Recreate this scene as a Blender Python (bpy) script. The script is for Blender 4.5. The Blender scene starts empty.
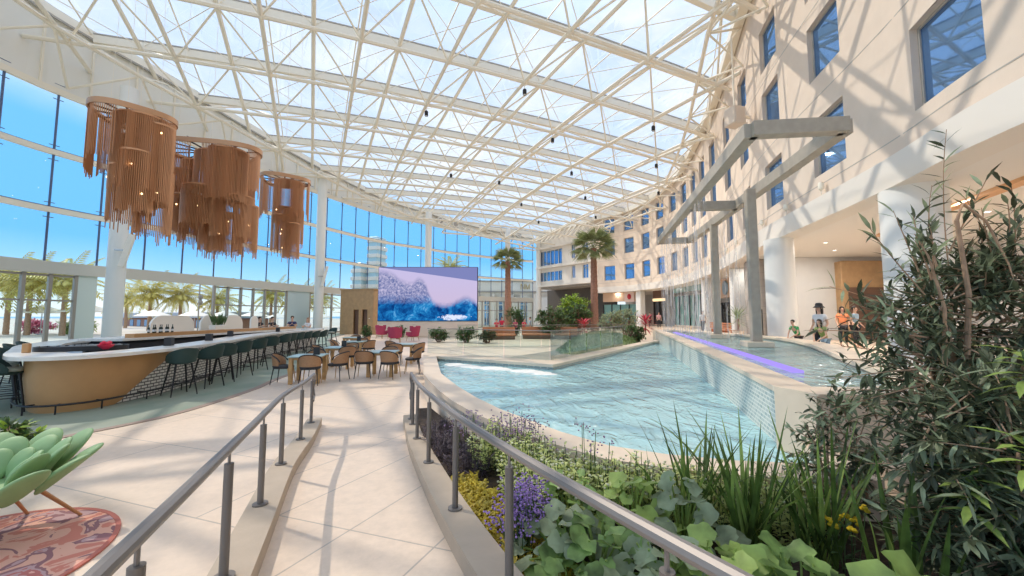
import bpy, math, random
from mathutils import Vector, Matrix
R = math.radians
sin, cos, pi = math.sin, math.cos, math.pi
SC = bpy.context.scene
COL = SC.collection
rnd = random.Random(7)

# ---------------------------------------------------------------- camera
cam_d = bpy.data.cameras.new('camera')
cam = bpy.data.objects.new('camera', cam_d)
COL.objects.link(cam)
cam.location = (0, 0, 1.85)
cam.rotation_euler = (R(90 + 4.16), 0, 0)
cam_d.sensor_width = 36
cam_d.lens = 385 / 1024 * 36
cam_d.clip_start = 0.05
cam_d.clip_end = 2000
SC.camera = cam

# ---------------------------------------------------------------- light and exposure
SC.view_settings.view_transform = 'Standard'
SC.view_settings.look = 'None'
SC.view_settings.gamma = 1
SC.view_settings.use_curve_mapping = False
SC.view_settings.exposure = 0.43
SC.cycles.max_bounces = 8
SC.cycles.diffuse_bounces = 5
SC.cycles.transparent_max_bounces = 24
SC.cycles.sample_clamp_indirect = 6.0
SC.cycles.caustics_reflective = False
SC.cycles.caustics_refractive = False

sun_d = bpy.data.lights.new('sun', 'SUN')
sun_d.energy = 2.0
sun_d.angle = R(0.55)
sun_d.color = (1.0, 0.88, 0.72)
sun = bpy.data.objects.new('sun', sun_d)
COL.objects.link(sun)
sun.rotation_euler = Vector((0.62, -0.30, -0.72)).to_track_quat('-Z', 'Y').to_euler()

W = bpy.data.worlds.new('sky')
SC.world = W
W.use_nodes = True
nt = W.node_tree
nt.nodes.clear()
def N(tree, t, **kw):
    n = tree.nodes.new(t)
    for k, v in kw.items():
        setattr(n, k, v)
    return n
def ramp(tree, stops, interp='LINEAR'):
    n = tree.nodes.new('ShaderNodeValToRGB')
    cr = n.color_ramp
    cr.interpolation = interp
    while len(cr.elements) < len(stops):
        cr.elements.new(0.5)
    for e, (p, c) in zip(cr.elements, stops):
        e.position = p
        e.color = (*c, 1) if len(c) == 3 else c
    return n
tc = N(nt, 'ShaderNodeTexCoord')
sep = N(nt, 'ShaderNodeSeparateXYZ')
nt.links.new(tc.outputs['Generated'], sep.inputs[0])
sky = ramp(nt, [(0.0, (0.58, 0.62, 0.66)), (0.02, (0.58, 0.66, 0.70)), (0.07, (0.30, 0.50, 0.68)), (0.14, (0.13, 0.37, 0.68)), (1.0, (0.13, 0.37, 0.68))])
nt.links.new(sep.outputs['Z'], sky.inputs[0])
mp = N(nt, 'ShaderNodeMapping')
mp.inputs['Scale'].default_value = (1.6, 1.6, 3.2)
nt.links.new(tc.outputs['Generated'], mp.inputs[0])
nz = N(nt, 'ShaderNodeTexNoise')
nz.inputs['Scale'].default_value = 2.2
nz.inputs['Detail'].default_value = 8
nz.inputs['Roughness'].default_value = 0.6
nt.links.new(mp.outputs[0], nz.inputs[0])
cl = ramp(nt, [(0.44, (0, 0, 0)), (0.70, (0.85, 0.85, 0.85))])
nt.links.new(nz.outputs[0], cl.inputs[0])
# deep blue low in the west and north, pale and cloudy higher up and in the east
ax = N(nt, 'ShaderNodeMath', operation='MULTIPLY_ADD')
ax.inputs[1].default_value = 0.17
nt.links.new(sep.outputs['X'], ax.inputs[0])
nt.links.new(sep.outputs['Z'], ax.inputs[2])
mr = N(nt, 'ShaderNodeMapRange')
mr.inputs[1].default_value = 0.19
mr.inputs[2].default_value = 0.29
nt.links.new(ax.outputs[0], mr.inputs[0])
mm = N(nt, 'ShaderNodeMath', operation='MULTIPLY')
nt.links.new(cl.outputs[0], mm.inputs[0])
nt.links.new(mr.outputs[0], mm.inputs[1])
hz = N(nt, 'ShaderNodeMixRGB')
hz.inputs[2].default_value = (0.42, 0.53, 0.70, 1)
nt.links.new(mr.outputs[0], hz.inputs[0])
nt.links.new(sky.outputs[0], hz.inputs[1])
mx = N(nt, 'ShaderNodeMixRGB')
mx.inputs[2].default_value = (0.66, 0.68, 0.72, 1)
nt.links.new(mm.outputs[0], mx.inputs[0])
nt.links.new(hz.outputs[0], mx.inputs[1])
bg = N(nt, 'ShaderNodeBackground')
bg.inputs[1].default_value = 1.35
nt.links.new(mx.outputs[0], bg.inputs[0])
wo = N(nt, 'ShaderNodeOutputWorld')
nt.links.new(bg.outputs[0], wo.inputs[0])

# ---------------------------------------------------------------- materials
def principled(name):
    m = bpy.data.materials.new(name)
    m.use_nodes = True
    t = m.node_tree
    return m, t, t.nodes['Principled BSDF']

def mat(name, col, rough=0.6, metal=0.0, var=0.0, scale=8.0, bump=0.0, bscale=40.0, col2=None, spec=0.5, sss=0.0):
    m, t, b = principled(name)
    b.inputs['Base Color'].default_value = (*col, 1)
    b.inputs['Roughness'].default_value = rough
    b.inputs['Metallic'].default_value = metal
    b.inputs['Specular IOR Level'].default_value = spec
    if var or col2:
        tcn = N(t, 'ShaderNodeTexCoord')
        n = N(t, 'ShaderNodeTexNoise')
        n.inputs['Scale'].default_value = scale
        n.inputs['Detail'].default_value = 5
        t.links.new(tcn.outputs['Object'], n.inputs[0])
        c2 = col2 or tuple(max(0, c * (1 - var)) for c in col)
        r = ramp(t, [(0.35, col), (0.65, c2)])
        t.links.new(n.outputs[0], r.inputs[0])
        t.links.new(r.outputs[0], b.inputs['Base Color'])
    if bump:
        tcn = N(t, 'ShaderNodeTexCoord')
        n = N(t, 'ShaderNodeTexNoise')
        n.inputs['Scale'].default_value = bscale
        n.inputs['Detail'].default_value = 3
        t.links.new(tcn.outputs['Object'], n.inputs[0])
        bp = N(t, 'ShaderNodeBump')
        bp.inputs['Strength'].default_value = bump
        bp.inputs['Distance'].default_value = 0.02
        t.links.new(n.outputs[0], bp.inputs['Height'])
        t.links.new(bp.outputs[0], b.inputs['Normal'])
    return m

def glass(name, tint, gloss=0.10, rough=0.0, white=0.0):
    """thin pane: see-through with a tint, a little mirror at grazing angles, optional white frit"""
    m = bpy.data.materials.new(name)
    m.use_nodes = True
    t = m.node_tree
    t.nodes.clear()
    tr = N(t, 'ShaderNodeBsdfTransparent')
    tr.inputs[0].default_value = (*tint, 1)
    gl = N(t, 'ShaderNodeBsdfGlossy')
    gl.inputs['Roughness'].default_value = rough
    lw = N(t, 'ShaderNodeLayerWeight')
    lw.inputs[0].default_value = 0.25
    ml = N(t, 'ShaderNodeMath', operation='MULTIPLY')
    ml.inputs[1].default_value = gloss * 4
    t.links.new(lw.outputs['Fresnel'], ml.inputs[0])
    ms = N(t, 'ShaderNodeMixShader')
    t.links.new(ml.outputs[0], ms.inputs[0])
    t.links.new(tr.outputs[0], ms.inputs[1])
    t.links.new(gl.outputs[0], ms.inputs[2])
    last = ms
    if white:
        df = N(t, 'ShaderNodeBsdfTranslucent')
        df.inputs[0].default_value = (0.95, 0.97, 1, 1)
        m2 = N(t, 'ShaderNodeMixShader')
        m2.inputs[0].default_value = white
        t.links.new(ms.outputs[0], m2.inputs[1])
        t.links.new(df.outputs[0], m2.inputs[2])
        last = m2
    o = N(t, 'ShaderNodeOutputMaterial')
    t.links.new(last.outputs[0], o.inputs[0])
    return m

def emit(name, col, s):
    m = bpy.data.materials.new(name)
    m.use_nodes = True
    t = m.node_tree
    t.nodes.clear()
    e = N(t, 'ShaderNodeEmission')
    e.inputs[0].default_value = (*col, 1)
    e.inputs[1].default_value = s
    o = N(t, 'ShaderNodeOutputMaterial')
    t.links.new(e.outputs[0], o.inputs[0])
    return m

def tile(name, c1, c2, mortar, bw, bh, msize=0.02, rough=0.4, offset=0.5, vec='Object', rot=0.0, mottle=0.0, bump=0.0, swap=False):
    m, t, b = principled(name)
    tcn = N(t, 'ShaderNodeTexCoord')
    mpn = N(t, 'ShaderNodeMapping')
    mpn.inputs['Rotation'].default_value = (0, 0, rot)
    t.links.new(tcn.outputs[vec], mpn.inputs[0])
    src = mpn.outputs[0]
    if swap:   # a wall: run the courses along x+y, up along z
        sp = N(t, 'ShaderNodeSeparateXYZ')
        t.links.new(src, sp.inputs[0])
        cb = N(t, 'ShaderNodeCombineXYZ')
        t.links.new(sp.outputs['Y'], cb.inputs['X'])
        t.links.new(sp.outputs['Z'], cb.inputs['Y'])
        src = cb.outputs[0]
    br = N(t, 'ShaderNodeTexBrick')
    br.offset = offset
    br.inputs['Color1'].default_value = (*c1, 1)
    br.inputs['Color2'].default_value = (*c2, 1)
    br.inputs['Mortar'].default_value = (*mortar, 1)
    br.inputs['Scale'].default_value = 1
    br.inputs['Brick Width'].default_value = bw
    br.inputs['Row Height'].default_value = bh
    br.inputs['Mortar Size'].default_value = msize
    t.links.new(src, br.inputs[0])
    out = br.outputs[0]
    if mottle:
        n = N(t, 'ShaderNodeTexNoise')
        n.inputs['Scale'].default_value = 9
        n.inputs['Detail'].default_value = 9
        n.inputs['Roughness'].default_value = 0.7
        t.links.new(tcn.outputs['Object'], n.inputs[0])
        r = ramp(t, [(0.3, (1 - mottle,) * 3), (0.7, (1, 1, 1))])
        t.links.new(n.outputs[0], r.inputs[0])
        mu = N(t, 'ShaderNodeMixRGB', blend_type='MULTIPLY')
        mu.inputs[0].default_value = 1
        t.links.new(out, mu.inputs[1])
        t.links.new(r.outputs[0], mu.inputs[2])
        out = mu.outputs[0]
    t.links.new(out, b.inputs['Base Color'])
    b.inputs['Roughness'].default_value = rough
    return m

M = {}
M['white_paint'] = mat('white_paint', (0.84, 0.80, 0.72), 0.5)
M['white_steel'] = mat('white_steel', (0.86, 0.79, 0.66), 0.45)
M['fascia'] = mat('fascia', (0.80, 0.78, 0.72), 0.6)
M['stucco'] = mat('stucco', (0.76, 0.64, 0.53), 0.8, var=0.06, scale=1.5, bump=0.15, bscale=30)
M['slab_white'] = mat('slab_white', (0.78, 0.73, 0.66), 0.6)
M['soffit'] = mat('soffit', (0.80, 0.77, 0.72), 0.7)
M['column_white'] = mat('column_white', (0.82, 0.82, 0.79), 0.5)
M['arcade_wall'] = tile('arcade_wall', (0.66, 0.65, 0.63), (0.64, 0.63, 0.61), (0.52, 0.51, 0.5), 2.2, 1.1, 0.012, 0.6, swap=True)
M['floor_stone'] = tile('floor_stone', (0.83, 0.665, 0.52), (0.80, 0.64, 0.50), (0.50, 0.42, 0.35), 2.6, 1.3, 0.008, 0.45, rot=R(18), mottle=0.14)
M['ramp_stone'] = tile('ramp_stone', (0.83, 0.665, 0.52), (0.80, 0.64, 0.50), (0.50, 0.42, 0.35), 0.72, 2.4, 0.007, 0.45, rot=R(20), mottle=0.18, offset=0.0)
M['teal_stone'] = mat('teal_stone', (0.20, 0.265, 0.205), 0.55, col2=(0.29, 0.325, 0.26), scale=1.2)
M['dark_strip'] = mat('dark_strip', (0.30, 0.22, 0.18), 0.6)
M['kerb'] = mat('kerb', (0.50, 0.405, 0.31), 0.7, var=0.10, scale=4, bump=0.1)
M['coping'] = mat('coping', (0.76, 0.62, 0.48), 0.55, var=0.10, scale=3)
M['pool_wall'] = tile('pool_wall', (0.70, 0.61, 0.50), (0.66, 0.57, 0.47), (0.6, 0.55, 0.5), 0.6, 2.0, 0.008, 0.6, swap=True, offset=0)
M['mosaic'] = tile('mosaic', (0.36, 0.43, 0.42), (0.54, 0.57, 0.53), (0.76, 0.74, 0.68), 0.11, 0.052, 0.008, 0.25, swap=True)
M['pool_floor'] = mat('pool_floor', (0.28, 0.66, 0.74), 0.5, col2=(0.46, 0.78, 0.80), scale=1.1)  # pale mottling paints soft caustic light into the floor colour
M['rail_metal'] = mat('rail_metal', (0.26, 0.235, 0.22), 0.42, metal=0.5)
M['post_metal'] = mat('post_metal', (0.20, 0.18, 0.165), 0.45, metal=0.4)
M['dark_metal'] = mat('dark_metal', (0.03, 0.03, 0.032), 0.4, metal=0.5)
M['mullion'] = mat('mullion', (0.10, 0.13, 0.22), 0.4, metal=0.3)
M['header'] = mat('header', (0.60, 0.58, 0.52), 0.5)
M['door_frame'] = mat('door_frame', (0.36, 0.33, 0.29), 0.45, metal=0.3)
M['wall_glass'] = glass('wall_glass', (0.92, 0.97, 0.995), 0.06)
M['door_glass'] = glass('door_glass', (0.92, 0.97, 0.97), 0.10)
M['roof_glass'] = glass('roof_glass', (0.93, 0.95, 0.98), 0.04, white=0.06)
M['fence_glass'] = glass('fence_glass', (0.92, 0.965, 0.95), 0.16)
M['frame_steel'] = mat('frame_steel', (0.40, 0.355, 0.29), 0.5, metal=0.0, var=0.12, scale=6)
M['copper'] = mat('copper', (0.62, 0.31, 0.15), 0.5, metal=0.15)
M['copper_band'] = mat('copper_band', (0.54, 0.29, 0.15), 0.4, metal=0.4)
M['bulb'] = emit('bulb', (1.0, 0.72, 0.36), 3.0)
M['warm_lamp'] = emit('warm_lamp', (1.0, 0.70, 0.38), 1.1)
M['purple_led'] = emit('purple_led', (0.42, 0.32, 1.0), 0.8)
M['marble'] = mat('marble', (0.84, 0.80, 0.74), 0.25, var=0.14, scale=3)
M['bar_wood'] = mat('bar_wood', (0.52, 0.28, 0.115), 0.45, var=0.12, scale=2.0)
M['oak'] = mat('oak', (0.56, 0.33, 0.13), 0.5, var=0.2, scale=5)
M['kiosk_wood'] = mat('kiosk_wood', (0.52, 0.33, 0.17), 0.6, var=0.15, scale=3)
M['dark_brown'] = mat('dark_brown', (0.16, 0.09, 0.06), 0.6)
M['cane'] = mat('cane', (0.42, 0.23, 0.115), 0.6, var=0.25, scale=60)
M['black_fabric'] = mat('black_fabric', (0.035, 0.035, 0.038), 0.8)
M['green_shell'] = mat('green_shell', (0.02, 0.05, 0.045), 0.55)
M['seat_pad'] = mat('seat_pad', (0.42, 0.44, 0.38), 0.8)
M['red_fabric'] = mat('red_fabric', (0.42, 0.05, 0.11), 0.8)
M['steel'] = mat('steel', (0.5, 0.5, 0.5), 0.3, metal=0.8)
M['terracotta'] = mat('terracotta', (0.55, 0.22, 0.11), 0.7)
M['soil'] = mat('soil', (0.07, 0.045, 0.03), 0.95, var=0.5, scale=18, bump=0.6)
M['trunk'] = mat('trunk', (0.40, 0.21, 0.15), 0.9, var=0.35, scale=9, bump=0.5)
M['bark_tan'] = mat('bark_tan', (0.48, 0.31, 0.20), 0.85, var=0.3, scale=12)
M['skin'] = mat('skin', (0.62, 0.38, 0.27), 0.55)
M['hair'] = mat('hair', (0.025, 0.016, 0.012), 0.6)
M['red_shirt'] = mat('red_shirt', (0.62, 0.03, 0.07), 0.8)
M['navy_cloth'] = mat('navy_cloth', (0.03, 0.04, 0.12), 0.8)
M['dark_cloth'] = mat('dark_cloth', (0.03, 0.03, 0.035), 0.8)
M['pale_cloth'] = mat('pale_cloth', (0.72, 0.73, 0.75), 0.85)
M['pink_cloth'] = mat('pink_cloth', (0.78, 0.42, 0.42), 0.85)
M['green_cloth'] = mat('green_cloth', (0.03, 0.36, 0.10), 0.8)
M['olive_cloth'] = mat('olive_cloth', (0.24, 0.36, 0.11), 0.8)
M['orange_cloth'] = mat('orange_cloth', (0.90, 0.30, 0.13), 0.8)
M['blue_cloth'] = mat('blue_cloth', (0.30, 0.42, 0.52), 0.8)
def leafmat(name, col, var=0.4, rough=0.5, trans=0.25):
    m, t, b = principled(name)
    g = N(t, 'ShaderNodeTexCoord')
    n = N(t, 'ShaderNodeTexNoise')
    n.inputs['Scale'].default_value = 7
    n.inputs['Detail'].default_value = 4
    t.links.new(g.outputs['Object'], n.inputs[0])
    r = ramp(t, [(0.35, tuple(c * (1 - var) for c in col)), (0.65, tuple(min(1, c * (1 + var * 0.5)) for c in col))])
    t.links.new(n.outputs[0], r.inputs[0])
    t.links.new(r.outputs[0], b.inputs['Base Color'])
    b.inputs['Roughness'].default_value = rough
    tl = N(t, 'ShaderNodeBsdfTranslucent')
    t.links.new(r.outputs[0], tl.inputs[0])
    ms = N(t, 'ShaderNodeMixShader')
    ms.inputs[0].default_value = trans
    t.links.new(b.outputs[0], ms.inputs[1])
    t.links.new(tl.outputs[0], ms.inputs[2])
    t.links.new(ms.outputs[0], t.nodes['Material Output'].inputs[0])
    return m
M['leaf_dark'] = leafmat('leaf_dark', (0.10, 0.12, 0.065))
M['leaf_bright'] = leafmat('leaf_bright', (0.34, 0.46, 0.11))  # bright yellow-green leaf colour
M['leaf_broad'] = leafmat('leaf_broad', (0.27, 0.41, 0.12), var=0.6, trans=0.35)
M['leaf_grey'] = leafmat('leaf_grey', (0.36, 0.43, 0.26), trans=0.35)
M['leaf_strap'] = leafmat('leaf_strap', (0.13, 0.21, 0.045), var=0.6, trans=0.35)
M['leaf_pale'] = leafmat('leaf_pale', (0.74, 0.80, 0.36), var=0.25, trans=0.5)
M['leaf_yellow'] = leafmat('leaf_yellow', (0.66, 0.52, 0.06))
M['leaf_purple'] = leafmat('leaf_purple', (0.11, 0.08, 0.10))
M['leaf_red'] = leafmat('leaf_red', (0.55, 0.05, 0.08))
M['leaf_mid'] = leafmat('leaf_mid', (0.12, 0.20, 0.07))
M['leaf_lime'] = leafmat('leaf_lime', (0.34, 0.50, 0.06))
M['palm_out'] = leafmat('palm_out', (0.62, 0.56, 0.16))
M['turf'] = leafmat('turf', (0.24, 0.33, 0.12))
M['petal_purple'] = leafmat('petal_purple', (0.42, 0.27, 0.62))
M['petal_mauve'] = leafmat('petal_mauve', (0.42, 0.28, 0.44))
M['petal_yellow'] = leafmat('petal_yellow', (0.85, 0.60, 0.03))
M['petal_pink'] = leafmat('petal_pink', (0.80, 0.25, 0.40))
M['cactus_green'] = mat('cactus_green', (0.26, 0.42, 0.19), 0.6, var=0.12, scale=5)
M['copper_leg'] = mat('copper_leg', (0.50, 0.24, 0.11), 0.4, metal=0.4)

# ---------------------------------------------------------------- mesh collector
class MB:
    def __init__(s):
        s.v = []; s.f = []
    def add(s, vs, fs):
        o = len(s.v)
        s.v.extend([tuple(p) for p in vs])
        s.f.extend([tuple(i + o for i in f) for f in fs])
        return s
    def box(s, c, d, rz=0.0, tilt=None):
        m = Matrix.Rotation(rz, 3, 'Z')
        if tilt is not None:
            m = tilt
        x, y, z = d[0] / 2, d[1] / 2, d[2] / 2
        b = min(x, y, z) * 0.16
        vs = []
        for sz in (-1, 1):          # chamfered block: 8 corners x 3
            for sy in (-1, 1):
                for sx in (-1, 1):
                    for k in range(3):
                        p = Vector((sx * (x - (b if k != 0 else 0)), sy * (y - (b if k != 1 else 0)), sz * (z - (b if k != 2 else 0))))
                        vs.append(Vector(c) + m @ p)
        I = lambda sx, sy, sz, k: ((sz * 2 + sy) * 2 + sx) * 3 + k
        fs = []
        fs += [(I(0,0,0,0), I(0,0,1,0), I(0,1,1,0), I(0,1,0,0)), (I(1,0,0,0), I(1,1,0,0), I(1,1,1,0), I(1,0,1,0))]
        fs += [(I(0,0,0,1), I(1,0,0,1), I(1,0,1,1), I(0,0,1,1)), (I(0,1,0,1), I(0,1,1,1), I(1,1,1,1), I(1,1,0,1))]
        fs += [(I(0,0,0,2), I(0,1,0,2), I(1,1,0,2), I(1,0,0,2)), (I(0,0,1,2), I(1,0,1,2), I(1,1,1,2), I(0,1,1,2))]
        for a in (0, 1):
            for d_ in (0, 1):
                fs.append((I(a,d_,0,0), I(a,d_,1,0), I(a,d_,1,1), I(a,d_,0,1)))
                fs.append((I(a,0,d_,0), I(a,1,d_,0), I(a,1,d_,2), I(a,0,d_,2)))
                fs.append((I(0,a,d_,1), I(1,a,d_,1), I(1,a,d_,2), I(0,a,d_,2)))
        for sz in (0, 1):
            for sy in (0, 1):
                for sx in (0, 1):
                    fs.append((I(sx,sy,sz,0), I(sx,sy,sz,1), I(sx,sy,sz,2)))
        return s.add(vs, fs)
    def cyl(s, a, b, r0, r1=None, n=8, cap=True):
        a = Vector(a); b = Vector(b)
        r1 = r0 if r1 is None else r1
        d = (b - a)
        if d.length < 1e-6:
            return s
        q = d.to_track_quat('Z', 'Y')
        u = q @ Vector((1, 0, 0)); w = q @ Vector((0, 1, 0))
        vs = []
        for p, r in ((a, r0), (b, r1)):
            for i in range(n):
                t = 2 * pi * i / n
                vs.append(p + u * (r * cos(t)) + w * (r * sin(t)))
        fs = [(i, (i + 1) % n, n + (i + 1) % n, n + i) for i in range(n)]
        if cap:
            fs += [tuple(range(n - 1, -1, -1)), tuple(range(n, 2 * n))]
        return s.add(vs, fs)
    def tube(s, pts, r, n=8, cap=True):
        pts = [Vector(p) for p in pts]
        rs = r if isinstance(r, (list, tuple)) else [r] * len(pts)
        vs = []
        up = Vector((0, 0, 1))
        for i, p in enumerate(pts):
            d = (pts[min(i + 1, len(pts) - 1)] - pts[max(i - 1, 0)]).normalized()
            if abs(d.z) > 0.98:
                u = d.cross(Vector((0, 1, 0))).normalized()
            else:
                u = d.cross(up).normalized()
            w = u.cross(d)
            for k in range(n):
                t = 2 * pi * k / n
                vs.append(p + u * (rs[i] * cos(t)) + w * (rs[i] * sin(t)))
        fs = []
        for i in range(len(pts) - 1):
            for k in range(n):
                fs.append((i * n + k, i * n + (k + 1) % n, (i + 1) * n + (k + 1) % n, (i + 1) * n + k))
        if cap:
            fs += [tuple(range(n - 1, -1, -1)), tuple(range((len(pts) - 1) * n, len(pts) * n))]
        return s.add(vs, fs)
    def lathe(s, c, prof, n=24):
        vs = []
        for r, z in prof:
            for k in range(n):
                t = 2 * pi * k / n
                vs.append((c[0] + r * cos(t), c[1] + r * sin(t), c[2] + z))
        fs = []
        for i in range(len(prof) - 1):
            for k in range(n):
                fs.append((i * n + k, i * n + (k + 1) % n, (i + 1) * n + (k + 1) % n, (i + 1) * n + k))
        fs += [tuple(range(n - 1, -1, -1)), tuple(range((len(prof) - 1) * n, len(prof) * n))]
        return s.add(vs, fs)
    def prism(s, out, z0, z1, z1f=None):
        n = len(out)
        vs = [(x, y, z0) for x, y in out] + [(x, y, z1 if z1f is None else z1f(x, y)) for x, y in out]
        fs = [(i, (i + 1) % n, n + (i + 1) % n, n + i) for i in range(n)]
        fs += [tuple(range(n - 1, -1, -1)), tuple(range(n, 2 * n))]
        return s.add(vs, fs)
    def ring(s, out, inn, z0, z1, closed=True):
        """a wall or coping between two matching outlines; z0, z1 numbers or functions"""
        n = len(out)
        g = lambda z, p: z(*p) if callable(z) else z
        vs = []
        for pl in (out, inn):
            vs += [(p[0], p[1], g(z0, p)) for p in pl]
            vs += [(p[0], p[1], g(z1, p)) for p in pl]
        fs = []
        for i in range(n if closed else n - 1):
            j = (i + 1) % n
            fs += [(i, j, n + j, n + i), (n + i, n + j, 3 * n + j, 3 * n + i), (3 * n + i, 3 * n + j, 2 * n + j, 2 * n + i), (2 * n + i, 2 * n + j, j, i)]
        if not closed:
            fs += [(0, n, 3 * n, 2 * n), (n - 1, 3 * n - 1, 4 * n - 1, 2 * n - 1)]
        return s.add(vs, fs)
    def ell(s, c, r, n=12, m=8, rot=None):
        vs = []
        rot = rot or Matrix.Identity(3)
        for i in range(1, m):
            a = pi * i / m
            for k in range(n):
                t = 2 * pi * k / n
                vs.append(Vector(c) + rot @ Vector((r[0] * sin(a) * cos(t), r[1] * sin(a) * sin(t), r[2] * cos(a))))
        vs.append(Vector(c) + rot @ Vector((0, 0, r[2])))
        vs.append(Vector(c) + rot @ Vector((0, 0, -r[2])))
        fs = []
        for i in range(m - 2):
            for k in range(n):
                fs.append((i * n + k, (i + 1) * n + k, (i + 1) * n + (k + 1) % n, i * n + (k + 1) % n))
        T = len(vs) - 2
        for k in range(n):
            fs.append((T, k, (k + 1) % n))
            fs.append((T + 1, (m - 2) * n + (k + 1) % n, (m - 2) * n + k))
        return s.add(vs, fs)
    def leaf(s, p, d, up, L, w, droop=0.15, fold=0.25):
        """one pointed leaf: two folded halves, bent along its length"""
        d = Vector(d).normalized()
        side = d.cross(Vector(up))
        if side.length < 1e-3:
            side = d.cross(Vector((1, 0, 0)))
        side.normalize()
        nrm = side.cross(d).normalized()
        p = Vector(p)
        mid = []; l = []; r = []
        for t, ww in ((0.0, 0.06), (0.3, 0.85), (0.62, 0.8), (1.0, 0.0)):
            c = p + d * (L * t) - nrm * (L * droop * t * t)
            mid.append(c)
            if ww:
                l.append(c + side * (w * ww) + nrm * (w * ww * fold))
                r.append(c - side * (w * ww) + nrm * (w * ww * fold))
        vs = mid + l + r
        return s.add(vs, [(0, 1, 5, 4), (1, 2, 6, 5), (2, 3, 6), (0, 7, 8, 1), (1, 8, 9, 2), (2, 9, 3)])
    def blob_leaf(s, p, d, up, rad, wav=0.12):
        """broad rounded leaf with a lobed, wavy rim"""
        d = Vector(d).normalized()
        side = d.cross(Vector(up))
        if side.length < 1e-3:
            side = Vector((1, 0, 0))
        side.normalize()
        nrm = side.cross(d).normalized()
        c = Vector(p) + d * rad * 0.9
        ph = rnd.uniform(0, 6)
        n = 14
        vs = [c - nrm * rad * 0.12]
        for k in range(n):
            t = 2 * pi * k / n
            rr = rad * (1 + wav * sin(5 * t + ph)) * (0.62 if k == 7 else 1)
            vs.append(c + d * (rr * cos(t)) + side * (rr * sin(t)) + nrm * (rad * 0.14 * sin(3 * t + ph)))
        return s.add(vs, [(0, 1 + k, 1 + (k + 1) % n) for k in range(n)])
    def build(s, name, m, parent=None, smooth=True, ang=35, kind=None):
        me = bpy.data.meshes.new(name)
        me.from_pydata(s.v, [], s.f)
        me.materials.append(M[m] if isinstance(m, str) else m)
        if smooth:
            me.polygons.foreach_set('use_smooth', [True] * len(me.polygons))
            me.set_sharp_from_angle(angle=R(ang))
        me.update()
        o = bpy.data.objects.new(name, me)
        COL.objects.link(o)
        if parent is not None:
            o.parent = parent
        if kind:
            o['kind'] = kind
        return o

def tag(o, label=None, cat=None, group=None, kind=None):
    for k, v in (('label', label), ('category', cat), ('group', group), ('kind', kind)):
        if v:
            o[k] = v
    return o
def thing(name, label, cat, loc=(0, 0, 0), rz=0.0, group=None):
    o = bpy.data.objects.new(name, None)
    o.empty_display_size = 0.2
    COL.objects.link(o)
    o.location = loc
    o.rotation_euler = (0, 0, rz)
    return tag(o, label, cat, group)
def struct(name):
    o = bpy.data.objects.new(name, None)
    COL.objects.link(o)
    o['kind'] = 'structure'
    return o
def kids(o):
    return [c for c in COL.objects if c.parent == o]
CH = {}
def copy_tree(o, parent=None):
    c = o.copy()
    COL.objects.link(c)
    if parent is not None:
        c.parent = parent
    for ch in list(o.children):
        copy_tree(ch, c)
    return c
def place(o, loc, rz, label=None, group=None, scale=None):
    o.location = loc
    o.rotation_euler = (0, 0, rz)
    if scale:
        o.scale = (scale,) * 3
    if label:
        o['label'] = label
    if group:
        o['group'] = group
    return o

class Path:
    """smooth plan curve with arc length"""
    def __init__(s, pts, n=10):
        P = [Vector(p) for p in pts]
        P = [P[0] * 2 - P[1]] + P + [P[-1] * 2 - P[-2]]
        q = []
        for i in range(1, len(P) - 2):
            for k in range(n):
                t = k / n
                a, b, c, d = P[i - 1], P[i], P[i + 1], P[i + 2]
                q.append(0.5 * ((2 * b) + (c - a) * t + (2 * a - 5 * b + 4 * c - d) * t * t + (3 * b - a - 3 * c + d) * t ** 3))
        q.append(P[-2])
        s.p = q
        s.s = [0.0]
        for a, b in zip(q, q[1:]):
            s.s.append(s.s[-1] + (b - a).length)
        s.L = s.s[-1]
    def at(s, d):
        d = min(max(d, 0), s.L - 1e-6)
        lo, hi = 0, len(s.s) - 1
        while hi - lo > 1:
            m = (lo + hi) // 2
            if s.s[m] <= d:
                lo = m
            else:
                hi = m
        t = (d - s.s[lo]) / (s.s[hi] - s.s[lo])
        a, b = s.p[lo], s.p[hi]
        return a.lerp(b, t), (b - a).normalized()
    def off(s, d, o):
        """point at arc length d, moved o to the right-hand side of travel"""
        p, t = s.at(d)
        return Vector((p.x + t.y * o, p.y - t.x * o))
    def near(s, x, y):
        v = Vector((x, y))
        i = min(range(len(s.p)), key=lambda k: (s.p[k] - v).length)
        return s.s[i]
    def span(s, a, b, step):
        n = max(1, round((b - a) / step))
        return [a + (b - a) * k / n for k in range(n + 1)]
def beam(mb, pts, w, h):
    """flat box beam swept along pts, kept upright"""
    pts = [Vector(p) for p in pts]
    vs = []
    for i, p in enumerate(pts):
        d = (pts[min(i + 1, len(pts) - 1)] - pts[max(i - 1, 0)])
        sd = Vector((d.y, -d.x, 0)).normalized() * (w / 2)
        for a, b in ((-1, -1), (1, -1), (1, 1), (-1, 1)):
            vs.append(p + sd * a + Vector((0, 0, b * h / 2)))
    fs = []
    for i in range(len(pts) - 1):
        for k in range(4):
            fs.append((i * 4 + k, i * 4 + (k + 1) % 4, i * 4 + 4 + (k + 1) % 4, i * 4 + 4 + k))
    n = (len(pts) - 1) * 4
    fs += [(3, 2, 1, 0), (n, n + 1, n + 2, n + 3)]
    return mb.add(vs, fs)

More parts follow.
